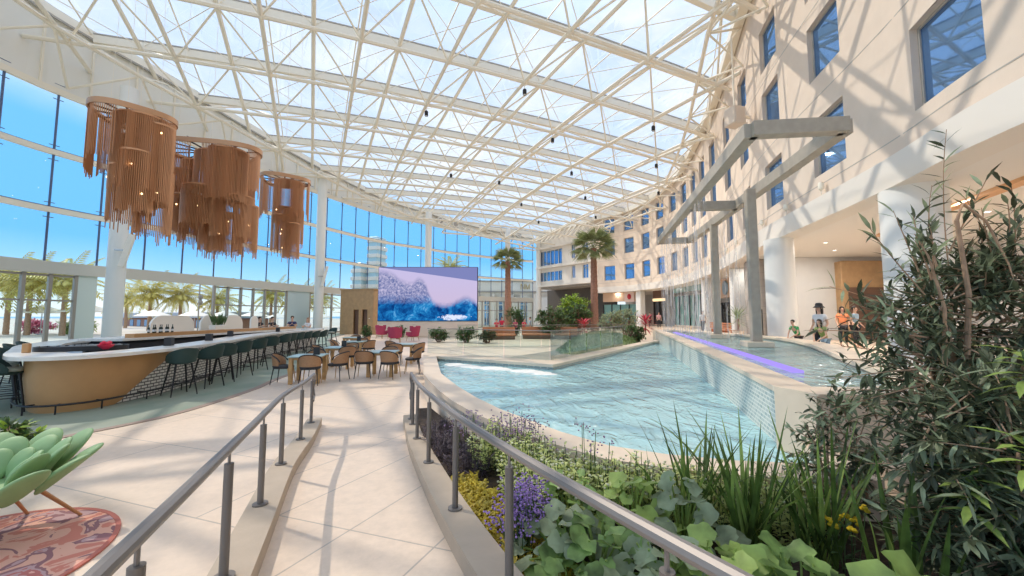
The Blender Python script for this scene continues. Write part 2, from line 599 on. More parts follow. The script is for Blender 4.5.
# ================================================================ floor
g = MB().prism([(-34, -12), (30, -12), (30, 60), (12, 75), (-34, 75)], -0.3, 0.0)
g.build('floor', 'floor_stone', kind='structure')
bar_edge = Path([(-12, -2), (-9.0, 2.5), (-7.45, 4.9), (-6.6, 6.4), (-6.28, 7.6), (-6.45, 9.9), (-6.8, 11.3), (-7.3, 13.9), (-8.6, 18), (-11, 24), (-14.5, 31), (-16.5, 38)])
be = [bar_edge.at(s)[0] for s in bar_edge.span(0, bar_edge.L, 0.6)]
g = MB().prism([(p.x, p.y) for p in be] + [(-18, 42.5), (-21, 40), (-23.5, 34), (-25.5, 27), (-26.9, 20), (-27.0, 5), (-26, -2)], 0.0, 0.006)
g.build('teal_floor', 'teal_stone', kind='structure')
g = MB().ring([(p.x, p.y) for p in be], [tuple(bar_edge.off(s, -0.16)) for s in bar_edge.span(0, bar_edge.L, 0.6)], 0.0, 0.012, closed=False)
g.build('floor_border', 'dark_strip', kind='structure')

# ================================================================ outside ground, sea and hills
MB().prism([(-400, -60), (-27.6, -60), (-27.6, 15), (-27.2, 22), (-20.5, 42), (-12.5, 54.6), (-1, 65.6), (8, 72), (8, 140), (-80, 300), (-400, 300)], -0.5, -0.02).build('plaza', mat('plaza', (0.66, 0.60, 0.52), 0.8, var=0.15, scale=0.3), kind='structure')
MB().prism([(-1600, -200), (-90, 60), (-60, 300), (200, 400), (200, 1500), (-1600, 1500)], -1.0, -0.45).build('sea', mat('sea', (0.10, 0.32, 0.50), 0.3), kind='structure')

# ================================================================ curtain wall on the left
LW = Path([(-27.3, -10), (-27.4, 6), (-27.25, 19), (-26.6, 23), (-25.2, 27), (-23.2, 34), (-20.6, 41.3), (-16.9, 49.3), (-12.5, 54.3), (-8.9, 58.3), (-1.1, 64.6), (3.6, 67.5)])
cols = [(-26.0, 8.0), (-24.2, 23.4), (-19.5, 38.8), (-11.55, 52.6), (-0.7, 62.6), (4.6, 66.0)]
cs = [LW.near(*c) for c in cols]
for c in cols:
    m = MB()
    m.lathe((c[0], c[1], 0), [(0.5, 0), (0.5, 0.12), (0.44, 0.16), (0.44, 16.2)], 28)
    m.build('column', 'column_white', kind='structure')
edges = [LW.near(-27.4, 6)] + cs[1:5] + [LW.L]
TR = [(4.65, 0.70, 'header'), (8.0, 0.30, 'white_steel'), (11.4, 0.30, 'white_steel'), (15.05, 0.34, 'white_steel')]
STEP = 2.2
def strip(mb, s0, s1, z0, z1, o=0.0, th=0.03, step=0.8):
    ss = LW.span(s0, s1, step)
    return mb.ring([tuple(LW.off(s, o)) for s in ss], [tuple(LW.off(s, o + th)) for s in ss], z0, z1, closed=False)
for bi in range(5):
    a, b = edges[bi], edges[bi + 1]
    w = struct('window_%d' % (bi + 1))
    strip(MB(), a, b, 5.0, 15.0).build('pane', 'wall_glass', w)
    for z, h, mm in TR:
        ss = LW.span(a, b, 0.8)
        m = MB()
        beam(m, [(*LW.off(s, 0.14), z) for s in ss], 0.22, h)
        m.build('header' if mm == 'header' else 'transom', mm, w)
        if mm != 'header':
            m = MB()
            beam(m, [(*LW.off(s, 0.03), z + h / 2 + 0.05) for s in ss], 0.08, 0.07)
            m.build('gasket', 'mullion', w)
    n = max(1, round((b - a) / STEP))
    for k in range(n + 1):
        s = a + (b - a) * k / n
        if bi and k == 0:
            continue
        p = LW.off(s, 0.10)
        m = MB()
        m.cyl((p.x, p.y, 5.0), (p.x, p.y, 15.0), 0.055, n=6)
        q, t = LW.at(s)
        for z, h, mm in TR[1:]:
            for dz in (-h / 2 - 0.28, h / 2 + 0.28):
                m.cyl((p.x - t.x * 0.22, p.y - t.y * 0.22, z + dz), (p.x + t.x * 0.22, p.y + t.y * 0.22, z + dz), 0.025, n=5)
        m.build('mullion', 'mullion', w)

# doors and open bays under the header
def door_bay(idx, s0, s1, n, open_leaf=()):
    d = struct('door_%d' % idx)
    for k in range(n + 1):
        s = s0 + (s1 - s0) * k / n
        p, t = LW.at(s)
        MB().box((p.x, p.y, 2.15), (0.16, 0.22, 4.3), math.atan2(t.y, t.x)).build('post', 'door_frame', d)
    for k in range(n):
        if k in open_leaf:
            continue
        a, b = s0 + (s1 - s0) * k / n, s0 + (s1 - s0) * (k + 1) / n
        strip(MB(), a + 0.06, b - 0.06, 0.08, 4.28, -0.01, 0.02).build('pane', 'door_glass', d)
        m = MB()
        for z, h in ((0.09, 0.16), (2.75, 0.10), (4.2, 0.12)):
            beam(m, [(*LW.off(s, 0), z) for s in LW.span(a + 0.05, b - 0.05, 0.6)], 0.08, h)
        m.build('rail', 'door_frame', d)
y_s = lambda x, y: LW.near(x, y)
sA = cs[1] - 0.85
door_bay(1, edges[0], sA, 16)
strip(MB(), sA + 0.05, cs[1] + 0.1, 0, 4.3, -0.1, 0.2).build('jamb_panel', mat('jamb', (0.62, 0.70, 0.66), 0.5), kind='structure')
sB, sC = y_s(-24.0, 31.0), cs[2] - 2.4
door_bay(2, sB, sC, 6)
m = strip(MB(), sC + 0.05, cs[2] + 0.25, 0, 4.3, -0.1, 0.2)
m.build('jamb_panel', 'wall_glass' if False else mat('jamb', (0.55, 0.66, 0.68), 0.5), kind='structure')
door_bay(3, cs[2] + 0.3, cs[2] + 6.0, 4)
door_bay(4, cs[2] + 6.0, edges[5], 22)
for k, s in enumerate((cs[1] + 0.6, sB - 1.1)):
    p, t = LW.at(s)
    m = MB()
    m.box((p.x, p.y, 2.15), (0.07, 0.07, 4.3), math.atan2(t.y, t.x))
    for z in (2.9, 3.3):
        m.ell((p.x + 0.1, p.y, z), (0.16, 0.16, 0.22), 8, 6)
    if k:
        m.build('post', 'door_frame', kind='structure')

# white fascia above the glass
# ================================================================ hotel wall on the right
RW = Path([(7.2, -10), (8.3, 0), (9.2, 6.6), (10.3, 10.3), (12.2, 18), (14.2, 24), (15.6, 28.5), (16.7, 33), (17.9, 39), (18.1, 44.5), (17.0, 50), (15.2, 53.4), (12.2, 56.2)])
s0 = RW.near(11.25, 12.9)
wins = []
s = s0 - 0.25 - 4.45 * 3
while s < RW.L - 1.2:
    p, _ = RW.at(s)
    wins.append((s - (0.45 if p.y < 11 else 0), 2.05 if p.y < 11 else 1.9 if p.y < 24 else 1.7))
    s += 4.45 if p.y < 26 else 3.25
ZL = [7.95, 11.55, 14.7]
WH = 2.1
ZTOP = 18.3
cuts = set([0.0, RW.L])
for s, WW in wins:
    cuts.update((s - WW / 2, s + WW / 2))
cl = sorted(cuts)
ss = []
for a, b in zip(cl, cl[1:]):
    ss += RW.span(a, b, 0.9)[:-1]
ss.append(RW.L)
zs = [6.0] + sorted(z + d * WH / 2 for z in ZL for d in (-1, 1)) + [ZTOP]
def inwin(s, z):
    return any(abs(s - w) < WW / 2 for w, WW in wins) and any(abs(z - c) < WH / 2 for c in ZL)
m = MB()
grid = {}
vs, fs = [], []
for i, s in enumerate(ss):
    p, _ = RW.at(s)
    for j, z in enumerate(zs):
        vs.append((p.x, p.y, z))
nz_ = len(zs)
for i in range(len(ss) - 1):
    for j in range(nz_ - 1):
        if not inwin((ss[i] + ss[i + 1]) / 2, (zs[j] + zs[j + 1]) / 2):
            fs.append((i * nz_ + j, i * nz_ + j + 1, (i + 1) * nz_ + j + 1, (i + 1) * nz_ + j))
m.add(vs, fs)
# window reveals, and the back of the wall
for w, WW in wins:
    for z in ZL:
        c = []
        for sd, dz in ((-1, -1), (1, -1), (1, 1), (-1, 1)):
            a = RW.off(w + sd * WW / 2, 0); b = RW.off(w + sd * WW / 2, 0.26)
            c.append(((a.x, a.y, z + dz * WH / 2), (b.x, b.y, z + dz * WH / 2)))
        for k in range(4):
            n = (k + 1) % 4
            m.add([c[k][0], c[n][0], c[n][1], c[k][1]], [(0, 1, 2, 3)])
st = RW.span(0, RW.L, 1.0)
m.add([(*RW.off(s, 0.5), z) for s in st for z in (6.0, ZTOP)], [(2 * i, 2 * i + 2, 2 * i + 3, 2 * i + 1) for i in range(len(st) - 1)])
m.add([(*RW.off(s, o), ZTOP) for s in st for o in (0, 0.5)], [(2 * i, 2 * i + 1, 2 * i + 3, 2 * i + 2) for i in range(len(st) - 1)])
m.build('wall_right', 'stucco', smooth=False, kind='structure')
M['hotel_glass'], t_, b_ = principled('hotel_glass')
b_.inputs['Base Color'].default_value = (0.05, 0.11, 0.25, 1)
b_.inputs['Roughness'].default_value = 0.03
b_.inputs['Specular IOR Level'].default_value = 1.0
b_.inputs['IOR'].default_value = 2.6
b_.inputs['Specular Tint'].default_value = (0.42, 0.68, 1.0, 1)
M['win_frame'] = mat('win_frame', (0.42, 0.39, 0.35), 0.5)
wn = 5
for w, WW in wins:
    for z in ZL:
        wn += 1
        o = struct('window_%d' % wn)
        a = RW.off(w - WW / 2, 0.2); b = RW.off(w + WW / 2, 0.2)
        c = (a + b) / 2
        rz = math.atan2(b.y - a.y, b.x - a.x)
        L = (b - a).length
        MB().box((c.x, c.y, z), (L - 0.04, 0.02, WH - 0.04), rz).build('pane', 'hotel_glass', o, smooth=False)
        m = MB()
        d = (b - a).normalized()
        for sd in (-1, 1):
            q = c + d * (sd * (L / 2 - 0.035))
            m.box((q.x, q.y, z), (0.07, 0.09, WH), rz)
            m.box((c.x, c.y, z + sd * (WH / 2 - 0.035)), (L, 0.09, 0.07), rz)
        m.build('window_frame', 'win_frame', o)
# slab band, soffit, grooves
rs = RW.span(0, RW.L, 0.8)
MB().ring([tuple(RW.off(s, -0.28)) for s in rs], [tuple(RW.off(s, 0.5)) for s in rs], 5.2, 6.0, closed=False).build('trim_1', 'slab_white', kind='structure')
for k, z in enumerate((6.55, 9.75, 13.1)):
    m = MB()
    beam(m, [(*RW.off(s, 0.0), z) for s in rs], 0.012, 0.028)
    m.build('trim_%d' % (k + 2), 'win_frame', kind='structure')
MB().ring([tuple(RW.off(s, 0.5)) for s in rs], [tuple(RW.off(s, 10.2)) for s in rs], 5.2, 5.5, closed=False).build('ceiling_arcade', 'soffit', smooth=False, kind='structure')
# terrace floor of the arcade
MB().prism([tuple(RW.off(s, -1.0)) for s in RW.span(RW.near(9.2, 6.6), RW.near(17.0, 50), 1.0)] + [(30, 55), (30, -8), (3.4, -8), (3.4, 3.7), (6.5, 6.4)], 0.0, 0.5).build('terrace', 'floor_stone', kind='structure')
# back wall of the arcade
ab = RW.span(0, RW.L, 0.8)
MB().ring([tuple(RW.off(s, 9.6)) for s in ab], [tuple(RW.off(s, 9.9)) for s in ab], 0.0, 5.2, closed=False).build('wall_arcade', 'arcade_wall', smooth=False, kind='structure')
MB().prism([(14.7, 21.8), (23.5, 21.8), (23.5, 22.1), (14.7, 22.1)], 0.0, 5.2).build('wall_return', mat('return_grey', (0.66, 0.65, 0.63), 0.7, var=0.04, scale=2), smooth=False, kind='structure')
# warm cove that curves along the soffit
cv = RW.span(RW.near(8.5, 1), RW.near(12.0, 16.6), 0.5)
m = MB()
L = len(cv)
beam(m, [(*RW.off(s, 1.9 + 1.6 * ((i / (L - 1)) ** 2)), 5.15) for i, s in enumerate(cv)], 0.34, 0.10)
m.build('ceiling_cove', mat('cove', (0.72, 0.42, 0.22), 0.6), kind='structure')
# round arcade columns
for x, y, r in ((11.75, 16.8, 0.56), (10.6, 10.0, 0.66), (8.9, 3.5, 0.6)):
    MB().lathe((x, y, 0.5), [(r + 0.05, 0), (r + 0.05, 0.1), (r, 0.12), (r, 4.7)], 36).build('column', 'column_white', kind='structure')
for s in (RW.near(15.2, 27.2), RW.near(17.2, 35.6), RW.near(16.55, 51.2)):
    p, t = RW.at(s); q = RW.off(s, 0.7)
    MB().box((q.x, q.y, 2.6), (0.9, 0.9, 5.2), math.atan2(t.y, t.x)).build('column', 'column_white', kind='structure')
s = RW.near(14.0, 23.3)
p, t = RW.at(s); q = RW.off(s, 0.9)
MB().box((q.x, q.y, 2.6), (1.3, 1.2, 5.2), math.atan2(t.y, t.x)).build('column', tile('stone_pier', (0.50, 0.45, 0.40), (0.46, 0.41, 0.37), (0.36, 0.33, 0.30), 0.6, 0.4, 0.01, 0.7, swap=True), kind='structure')

# ================================================================ far facade (white hotel wing)
A, B = Vector((12.2, 56.2)), Vector((4.5, 66.5))
fd = (B - A).normalized(); FL = (B - A).length
frz = math.atan2(fd.y, fd.x)
fn = Vector((fd.y, -fd.x))         # into the building
def fq(u, o=0.0):
    return A + fd * u + fn * o
m = MB()
fw = [(1.3, 2.5, 11.0, 12.9), (1.3, 2.5, 7.6, 9.6), (4.0, 4.8, 10.9, 13.0), (4.0, 4.8, 7.8, 9.7), (6.9, 12.6, 10.4, 12.8), (6.9, 12.6, 7.7, 9.2)]
us = sorted({0, FL} | {w[0] for w in fw} | {w[1] for w in fw})
zz = sorted({6.5, 16.5} | {w[2] for w in fw} | {w[3] for w in fw})
for a, b in zip(us, us[1:]):
    for c, d in zip(zz, zz[1:]):
        if not any(w[0] <= (a + b) / 2 <= w[1] and w[2] <= (c + d) / 2 <= w[3] for w in fw):
            p, q = fq(a), fq(b); r_, s_ = fq(a, 0.3), fq(b, 0.3)
            m.add([(*p, c), (*q, c), (*q, d), (*p, d), (*r_, c), (*s_, c), (*s_, d), (*r_, d)], [(0, 1, 2, 3), (4, 7, 6, 5), (0, 4, 5, 1), (3, 2, 6, 7), (0, 3, 7, 4), (1, 5, 6, 2)])
m.build('wall_far', 'slab_white', smooth=False, kind='structure')
for w in fw:
    wn += 1
    o = struct('window_%d' % wn)
    c = fq((w[0] + w[1]) / 2, 0.2)
    MB().box((c.x, c.y, (w[2] + w[3]) / 2), (w[1] - w[0], 0.03, w[3] - w[2]), frz).build('pane', 'hotel_glass', o, smooth=False)
    m = MB()
    n = max(2, round((w[1] - w[0]) / 0.95))
    for k in range(n + 1):
        q = fq(w[0] + (w[1] - w[0]) * k / n, 0.16)
        m.box((q.x, q.y, (w[2] + w[3]) / 2), (0.07, 0.07, w[3] - w[2]), frz)
    m.build('window_frame', 'white_paint', o)
for k, z in enumerate((10.0, 6.9, 13.3)):
    m = MB()
    beam(m, [(*fq(0.2, -0.25), z), (*fq(FL, -0.25), z)], 0.6, 0.34)
    m.build('trim_%d' % (k + 5), 'slab_white', kind='structure')
# dark opening below it: back wall painted near black for the shade, grey soffit
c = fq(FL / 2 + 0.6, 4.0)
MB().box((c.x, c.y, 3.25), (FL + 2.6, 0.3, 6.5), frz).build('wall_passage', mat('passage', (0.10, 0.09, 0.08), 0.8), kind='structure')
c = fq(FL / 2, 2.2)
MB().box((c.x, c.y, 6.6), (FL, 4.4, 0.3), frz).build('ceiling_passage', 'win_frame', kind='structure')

# ================================================================ roof: space frame under a glass skin
farpts = [(4.5, 66.5), (12.2, 56.2)]
POLY = [(p.x, p.y) for p in LW.p] + farpts + [(p.x, p.y) for p in reversed(RW.p)]
def inside(x, y):
    c = False
    j = len(POLY) - 1
    for i in range(len(POLY)):
        xi, yi = POLY[i]; xj, yj = POLY[j]
        if (yi > y) != (yj > y) and x < (xj - xi) * (y - yi) / (yj - yi) + xi:
            c = not c
        j = i
    return c
def interp(pts, y):
    for (a, b), (c, d) in zip(pts, pts[1:]):
        if b <= y <= d:
            return a + (c - a) * (y - b) / max(1e-6, d - b)
    return pts[0][0] if y < pts[0][1] else pts[-1][0]
LX = [(p.x, p.y) for p in LW.p]
RX = [(7.2, -10), (8.3, 0), (9.2, 6.6), (10.3, 10.3), (12.2, 18), (14.2, 24), (15.6, 28.5), (17.2, 33), (18.2, 39), (18.3, 46), (16.0, 54), (12.2, 57), (4.5, 67)]
def zr(x, y):
    a, b = interp(LX, y), interp(RX, y)
    u = min(1, max(0, (x - a) / max(1, b - a)))
    yy = min(max(y, 14), 68)
    zl = 19.4 - 0.083 * (yy - 20)
    zq = 18.2 - 0.062 * (yy - 20)
    k = 1 - max(0, (y - 34) / 34) ** 2
    return zl + (zq - zl) * u + 1.0 * (1 - (2 * u - 1) ** 2) * max(0, k) * min(1.0, (b - a) / 34)
E1, E2, OG = Vector((0.95, 0.31)), Vector((-0.46, 0.888)), Vector((-5, 30))
G = 5.0
def gp(i, j):
    return OG + E1 * (G * i) + E2 * (G * j)
def runs(f, a, b, step=0.4):
    """stretches of a line f(t) that lie under the roof"""
    out, cur = [], None
    n = int((b - a) / step)
    for k in range(n + 1):
        t = a + (b - a) * k / n
        p = f(t)
        if inside(p.x, p.y):
            cur = [t, t] if cur is None else [cur[0], t]
        elif cur:
            out.append(cur); cur = None
    if cur:
        out.append(cur)
    return [r for r in out if r[1] - r[0] > 0.8]
def poly3(f, a, b, dz, step=2.4):
    n = max(1, round((b - a) / step))
    r = []
    for k in range(n + 1):
        p = f(a + (b - a) * k / n)
        r.append((p.x, p.y, zr(p.x, p.y) + dz))
    return r
roof = struct('ceiling')
m = MB()
RNG = range(-13, 14)
verts, idx = [], {}
def gv(i, j):
    if (i, j) not in idx:
        p = gp(i, j)
        idx[i, j] = len(verts)
        verts.append((p.x, p.y, zr(p.x, p.y) + 0.42))
    return idx[i, j]
fs = []
for i in RNG:
    for j in RNG:
        c = [gp(i, j), gp(i + 1, j), gp(i + 1, j + 1), gp(i, j + 1)]
        if any(inside(p.x, p.y) for p in c):
            fs.append((gv(i, j), gv(i + 1, j), gv(i + 1, j + 1), gv(i, j + 1)))
m.add(verts, fs)
m.build('glazing', 'roof_glass', roof)
for j in RNG:
    f = lambda t, j=j: gp(t / G, j)
    for a, b in runs(f, -60, 60):
        m = MB(); beam(m, poly3(f, a, b, 0.05), 0.30, 0.50); m.build('purlin', 'white_steel', roof, smooth=False)
        m = MB(); beam(m, poly3(f, a, b, 0.35), 0.36, 0.08); m.build('glazing_gasket', 'win_frame', roof, smooth=False)
    f2 = lambda t, j=j: gp(t / G, j + 0.5)
    for a, b in runs(f2, -60, 60):
        m = MB()
        m.tube(poly3(f2, a, b, -2.1), 0.12, 6)
        m.build('bottom_chord', 'white_steel', roof)
for i in RNG:
    f = lambda t, i=i: gp(i, t / G)
    for a, b in runs(f, -60, 60):
        m = MB()
        m.tube(poly3(f, a, b, -0.28), 0.13, 6)
        m.build('rib', 'white_steel', roof)
    f = lambda t, i=i: gp(i + 0.5, t / G)
    for a, b in runs(f, -60, 60):
        m = MB(); m.tube(poly3(f, a, b, 0.2), 0.045, 5)
        m.build('glazing_bar', 'white_steel', roof)
    m = MB()
    for a, b in runs(f, -60, 60):
        m.tube(poly3(f, a, b, -2.1), 0.12, 6)
    for j in RNG:
        c = gp(i + 0.5, j + 0.5)
        if not inside(c.x, c.y):
            continue
        zc = zr(c.x, c.y) - 2.1
        m.ell((c.x, c.y, zc), (0.2, 0.2, 0.2), 8, 6)
        q = [gp(i, j), gp(i + 1, j), gp(i + 1, j + 1), gp(i, j + 1)]
        for p in q:
            if inside(p.x, p.y):
                m.cyl((c.x, c.y, zc), (p.x, p.y, zr(p.x, p.y) - 0.2), 0.062, n=5, cap=False)
            else:      # the last webs tie back to the roof's edge
                v = p
                for _ in range(12):
                    v = c.lerp(p, 1 - (_ + 1) / 12)
                    if inside(v.x, v.y):
                        break
                m.cyl((c.x, c.y, zc), (v.x, v.y, zr(v.x, v.y) - 0.5), 0.062, n=5, cap=False)
        for p, r_ in ((q[0], q[2]), (q[1], q[3])):
            if inside(p.x, p.y) and inside(r_.x, r_.y):
                m.cyl((p.x, p.y, zr(p.x, p.y)), (r_.x, r_.y, zr(r_.x, r_.y)), 0.028, n=4, cap=False)
    if m.v:
        m.build('truss', 'white_steel', roof)

# fascia between the glass and the roof's edge, with its ribs and the zigzag edge truss
fas = struct('wall_left')
ls = LW.span(0, LW.L, 0.9)
m = MB()
m.ring([tuple(LW.off(s, -0.1)) for s in ls], [tuple(LW.off(s, 0.1)) for s in ls], 15.2, lambda x, y: zr(x, y) + 0.1, closed=False)
m.build('fascia_panel', 'fascia', fas, smooth=False)
m = MB(); beam(m, [(*LW.off(s, 0.12), zr(*LW.off(s, 0)) + 0.3) for s in ls], 0.5, 0.5); m.build('gutter', 'white_steel', fas)
m = MB(); beam(m, [(*LW.off(s, 0.3), zr(*LW.off(s, 0)) + 0.0) for s in ls], 0.12, 0.12); m.build('gutter_edge', 'win_frame', fas)
n = round(LW.L / STEP)
for x, y in ((-11.0, 56.2), (-9.0, 58.0), (-4.2, 62.2), (-1.8, 64.1), (1.0, 66.0)):
    s = LW.near(x, y); p = LW.off(s, 0.35); q, t = LW.at(s)
    m = MB(); m.cyl((q.x + t.y * 0.1, q.y - t.x * 0.1, 15.9), (q.x + t.y * 0.5, q.y - t.x * 0.5, 15.9), 0.55, 0.55, 20)
    o = m.build('round_vent', 'fascia', fas)
    MB().cyl((q.x + t.y * 0.5, q.y - t.x * 0.5, 15.9), (q.x + t.y * 0.52, q.y - t.x * 0.52, 15.9), 0.42, n=20).build('grille', 'win_frame', o)
for k in range(n + 1):
    s = LW.L * k / n
    p = LW.off(s, 0.16)
    zt = zr(p.x, p.y)
    MB().box((p.x, p.y, (15.2 + zt) / 2), (0.10, 0.12, zt - 15.2), math.atan2(LW.at(s)[1].y, LW.at(s)[1].x)).build('fascia_rib', 'white_steel', fas)
edge = MB()
k = 0
s = 1.0
while s < LW.L - 1:
    a = LW.off(s, 2.6); za = zr(a.x, a.y) - 2.2
    c = LW.off(s + 2.4, 0.35); zc = zr(c.x, c.y) - 0.35
    d = LW.off(s + 2.4, 0.3); zd = 15.4
    e = LW.off(min(LW.L, s + 4.8), 2.6); ze = zr(e.x, e.y) - 2.2
    for p, q in (((*a, za), (*c, zc)), ((*a, za), (*d, zd)), ((*e, ze), (*c, zc)), ((*e, ze), (*d, zd))):
        edge.cyl(p, q, 0.065, n=6, cap=False)
    edge.cyl((*a, za), (*e, ze), 0.12, n=6, cap=False)
    s += 4.8
edge.build('edge_truss', 'white_steel', fas)
# the same along the hotel's top edge
edge = MB()
s = 1.0
while s < RW.L - 3:
    a = RW.off(s, -2.2); za = zr(a.x, a.y) - 2.0
    c = RW.off(s + 2.0, -0.2); zc = zr(c.x, c.y) - 0.3
    e = RW.off(s + 4.0, -2.2); ze = zr(e.x, e.y) - 2.0
    d = RW.off(s + 2.0, -0.15)
    for p, q in (((*a, za), (*c, zc)), ((*e, ze), (*c, zc)), ((*a, za), (*d, zc - 2.2)), ((*e, ze), (*d, zc - 2.2))):
        edge.cyl(p, q, 0.06, n=6, cap=False)
    edge.cyl((*a, za), (*e, ze), 0.11, n=6, cap=False)
    s += 4.0
edge.build('edge_truss', 'white_steel', roof)
m = MB(); beam(m, [(*RW.off(s, -0.3), zr(*RW.off(s, 0)) + 0.1) for s in rs], 0.5, 0.6); m.build('gutter', 'white_steel', roof)
m = MB()
for k in range(12):
    a = fq(FL * k / 12, -0.3); b = fq(FL * (k + 1) / 12, -2.2); c = fq(FL * (k + 1) / 12, -0.3)
    m.cyl((*a, 16), (*b, 13.9), 0.07, n=5); m.cyl((*b, 13.9), (*c, 16), 0.07, n=5)
beam(m, [(*fq(0, -0.3), 16), (*fq(FL, -0.3), 16)], 0.4, 0.4)
m.build('edge_truss', 'white_steel', roof)

MB().prism([(-1.2, 13.4), (1.1, 12.0), (4.7, 17.3), (2.0, 17.8)], 0.0, 0.28).build('gravel_bed', mat('gravel', (0.42, 0.38, 0.32), 0.9, var=0.3, scale=25), kind='structure')
# ================================================================ ramp, kerbs
RL = Path([(-3.23, 6.69), (-2.72, 5.4), (-2.3, 4.2), (-1.70, 2.83), (-1.03, 1.3), (-0.52, 0.1), (0.05, -1.2), (0.5, -3.4)])
RR = Path([(-1.9, 6.88), (-1.62, 5.98), (-1.3, 5.0), (-1.0, 4.19), (-0.55, 3.04), (-0.04, 1.9), (0.56, 0.75), (1.3, -0.5), (2.6, -2.7)])
zramp = lambda x, y: max(0.003, min(0.5, 0.003 + (6.72 - y) * 0.0685))
rl = [RL.at(s)[0] for s in RL.span(0, RL.L, 0.35)]
rr = [RR.at(RR.L * i / (len(rl) - 1))[0] for i in range(len(rl))]
m = MB()
n = len(rl)
NX = 4
vs = []
for p, q in zip(rl, rr):
    for k in range(NX + 1):
        c = p.lerp(q, k / NX)
        vs.append((c.x, c.y, zramp(c.x, c.y)))
m.add(vs, [(i * (NX + 1) + k, i * (NX + 1) + k + 1, (i + 1) * (NX + 1) + k + 1, (i + 1) * (NX + 1) + k) for i in range(n - 1) for k in range(NX)])
m.build('ramp', 'ramp_stone', kind='structure')
def kerb(path, off, name):
    ss = path.span(0, path.L, 0.3)
    a = [tuple(path.at(s)[0]) for s in ss]
    b = [tuple(path.off(s, off)) for s in ss]
    zf = lambda x, y: zramp(x, y) + 0.12
    MB().ring(a, b, 0.0, zf, closed=False).build(name, 'kerb', kind='structure', ang=50)
kerb(RL, 0.22, 'kerb')
kerb(RR, -0.23, 'kerb')
# planting bed
bedo = [tuple(RR.off(s, -0.21)) for s in RR.span(0, RR.L, 0.5)]
MB().prism(bedo + [(3.6, -2.7), (4.6, 0.5), (4.4, 3.5), (2.9, 4.1), (2.1, 3.2), (0.8, 3.6), (0.1, 4.6), (-0.5, 5.3), (-1.0, 6.1), (-1.45, 7.0)], -0.05, 0.22).build('planting_bed', 'soil', kind='structure')

# ================================================================ lower pool
outer = [(-2.0, 8.8), (-1.62, 7.75), (-1.32, 6.95), (-0.92, 6.04), (-0.46, 5.19), (-0.05, 4.65), (0.35, 4.1), (0.85, 3.62), (1.4, 3.38), (2.0, 3.22), (2.95, 3.15), (3.25, 4.1), (4.4, 7.6), (6.15, 13.8), (8.15, 20.8), (7.8, 21.3), (5.05, 17.4), (3.0, 14.4), (1.15, 11.55), (-1.0, 12.8), (-3.19, 14.0), (-2.6, 11.4)]
inner = [(-1.62, 8.9), (-1.25, 7.9), (-0.98, 7.2), (-0.58, 6.3), (-0.16, 5.5), (0.18, 5.0), (0.55, 4.45), (0.98, 3.98), (1.46, 3.74), (2.02, 3.58), (2.75, 3.5), (3.1, 4.4), (4.2, 7.9), (5.85, 13.6), (7.75, 20.2), (7.3, 20.0), (5.0, 16.4), (3.1, 13.4), (1.1, 10.45), (-0.9, 11.7), (-2.45, 12.6), (-2.1, 11.0)]
m = MB().ring(outer, inner, 0.47, 0.55)
m.build('pool_coping', 'coping', kind='structure', ang=50)
shr = lambda a, b, t: [(p[0] + (q[0] - p[0]) * t, p[1] + (q[1] - p[1]) * t) for p, q in zip(a, b)]
MB().ring(shr(outer, inner, 0.1), shr(outer, inner, 0.9), 0.0, 0.47).build('pool_wall', 'pool_wall', kind='structure', smooth=False)
MB().ring(shr(outer, inner, 0.9), shr(outer, inner, 0.93), 0.05, 0.469).build('pool_lining', 'mosaic', kind='structure', smooth=False)
MB().prism(shr(outer, inner, 0.8), 0.006, 0.03).build('pool_floor', 'pool_floor', kind='structure')
def water(name, tint, body, bodycol, rip, bump):
    mt = bpy.data.materials.new(name)
    mt.use_nodes = True
    t = mt.node_tree
    t.nodes.clear()
    tcn = N(t, 'ShaderNodeTexCoord')
    mpn = N(t, 'ShaderNodeMapping')
    mpn.inputs['Scale'].default_value = (1.0, 0.55, 1.0)
    mpn.inputs['Rotation'].default_value = (0, 0, 0.4)
    t.links.new(tcn.outputs['Object'], mpn.inputs[0])
    n1 = N(t, 'ShaderNodeTexNoise')
    n1.inputs['Scale'].default_value = rip
    n1.inputs['Detail'].default_value = 3
    n1.inputs['Distortion'].default_value = 1.2
    t.links.new(mpn.outputs[0], n1.inputs[0])
    bp = N(t, 'ShaderNodeBump')
    bp.inputs['Strength'].default_value = bump
    bp.inputs['Distance'].default_value = 0.05
    t.links.new(n1.outputs[0], bp.inputs['Height'])
    tr = N(t, 'ShaderNodeBsdfTransparent'); tr.inputs[0].default_value = (*tint, 1)
    df = N(t, 'ShaderNodeBsdfDiffuse'); df.inputs[0].default_value = (*bodycol, 1)
    t.links.new(bp.outputs[0], df.inputs['Normal'])
    gl = N(t, 'ShaderNodeBsdfGlossy'); gl.inputs['Roughness'].default_value = 0.06
    t.links.new(bp.outputs[0], gl.inputs['Normal'])
    fr = N(t, 'ShaderNodeFresnel'); fr.inputs[0].default_value = 1.33
    t.links.new(bp.outputs[0], fr.inputs['Normal'])
    a = N(t, 'ShaderNodeMixShader'); a.inputs[0].default_value = body
    t.links.new(tr.outputs[0], a.inputs[1]); t.links.new(df.outputs[0], a.inputs[2])
    b = N(t, 'ShaderNodeMixShader')
    t.links.new(fr.outputs[0], b.inputs[0]); t.links.new(a.outputs[0], b.inputs[1]); t.links.new(gl.outputs[0], b.inputs[2])
    o = N(t, 'ShaderNodeOutputMaterial'); t.links.new(b.outputs[0], o.inputs[0])
    M[name] = mt
water('pool_water', (0.85, 0.98, 1.0), 0.72, (0.56, 0.90, 0.94), 3.4, 1.4)
water('spa_water', (0.88, 0.98, 0.97), 0.6, (0.58, 0.84, 0.84), 4.0, 1.2)
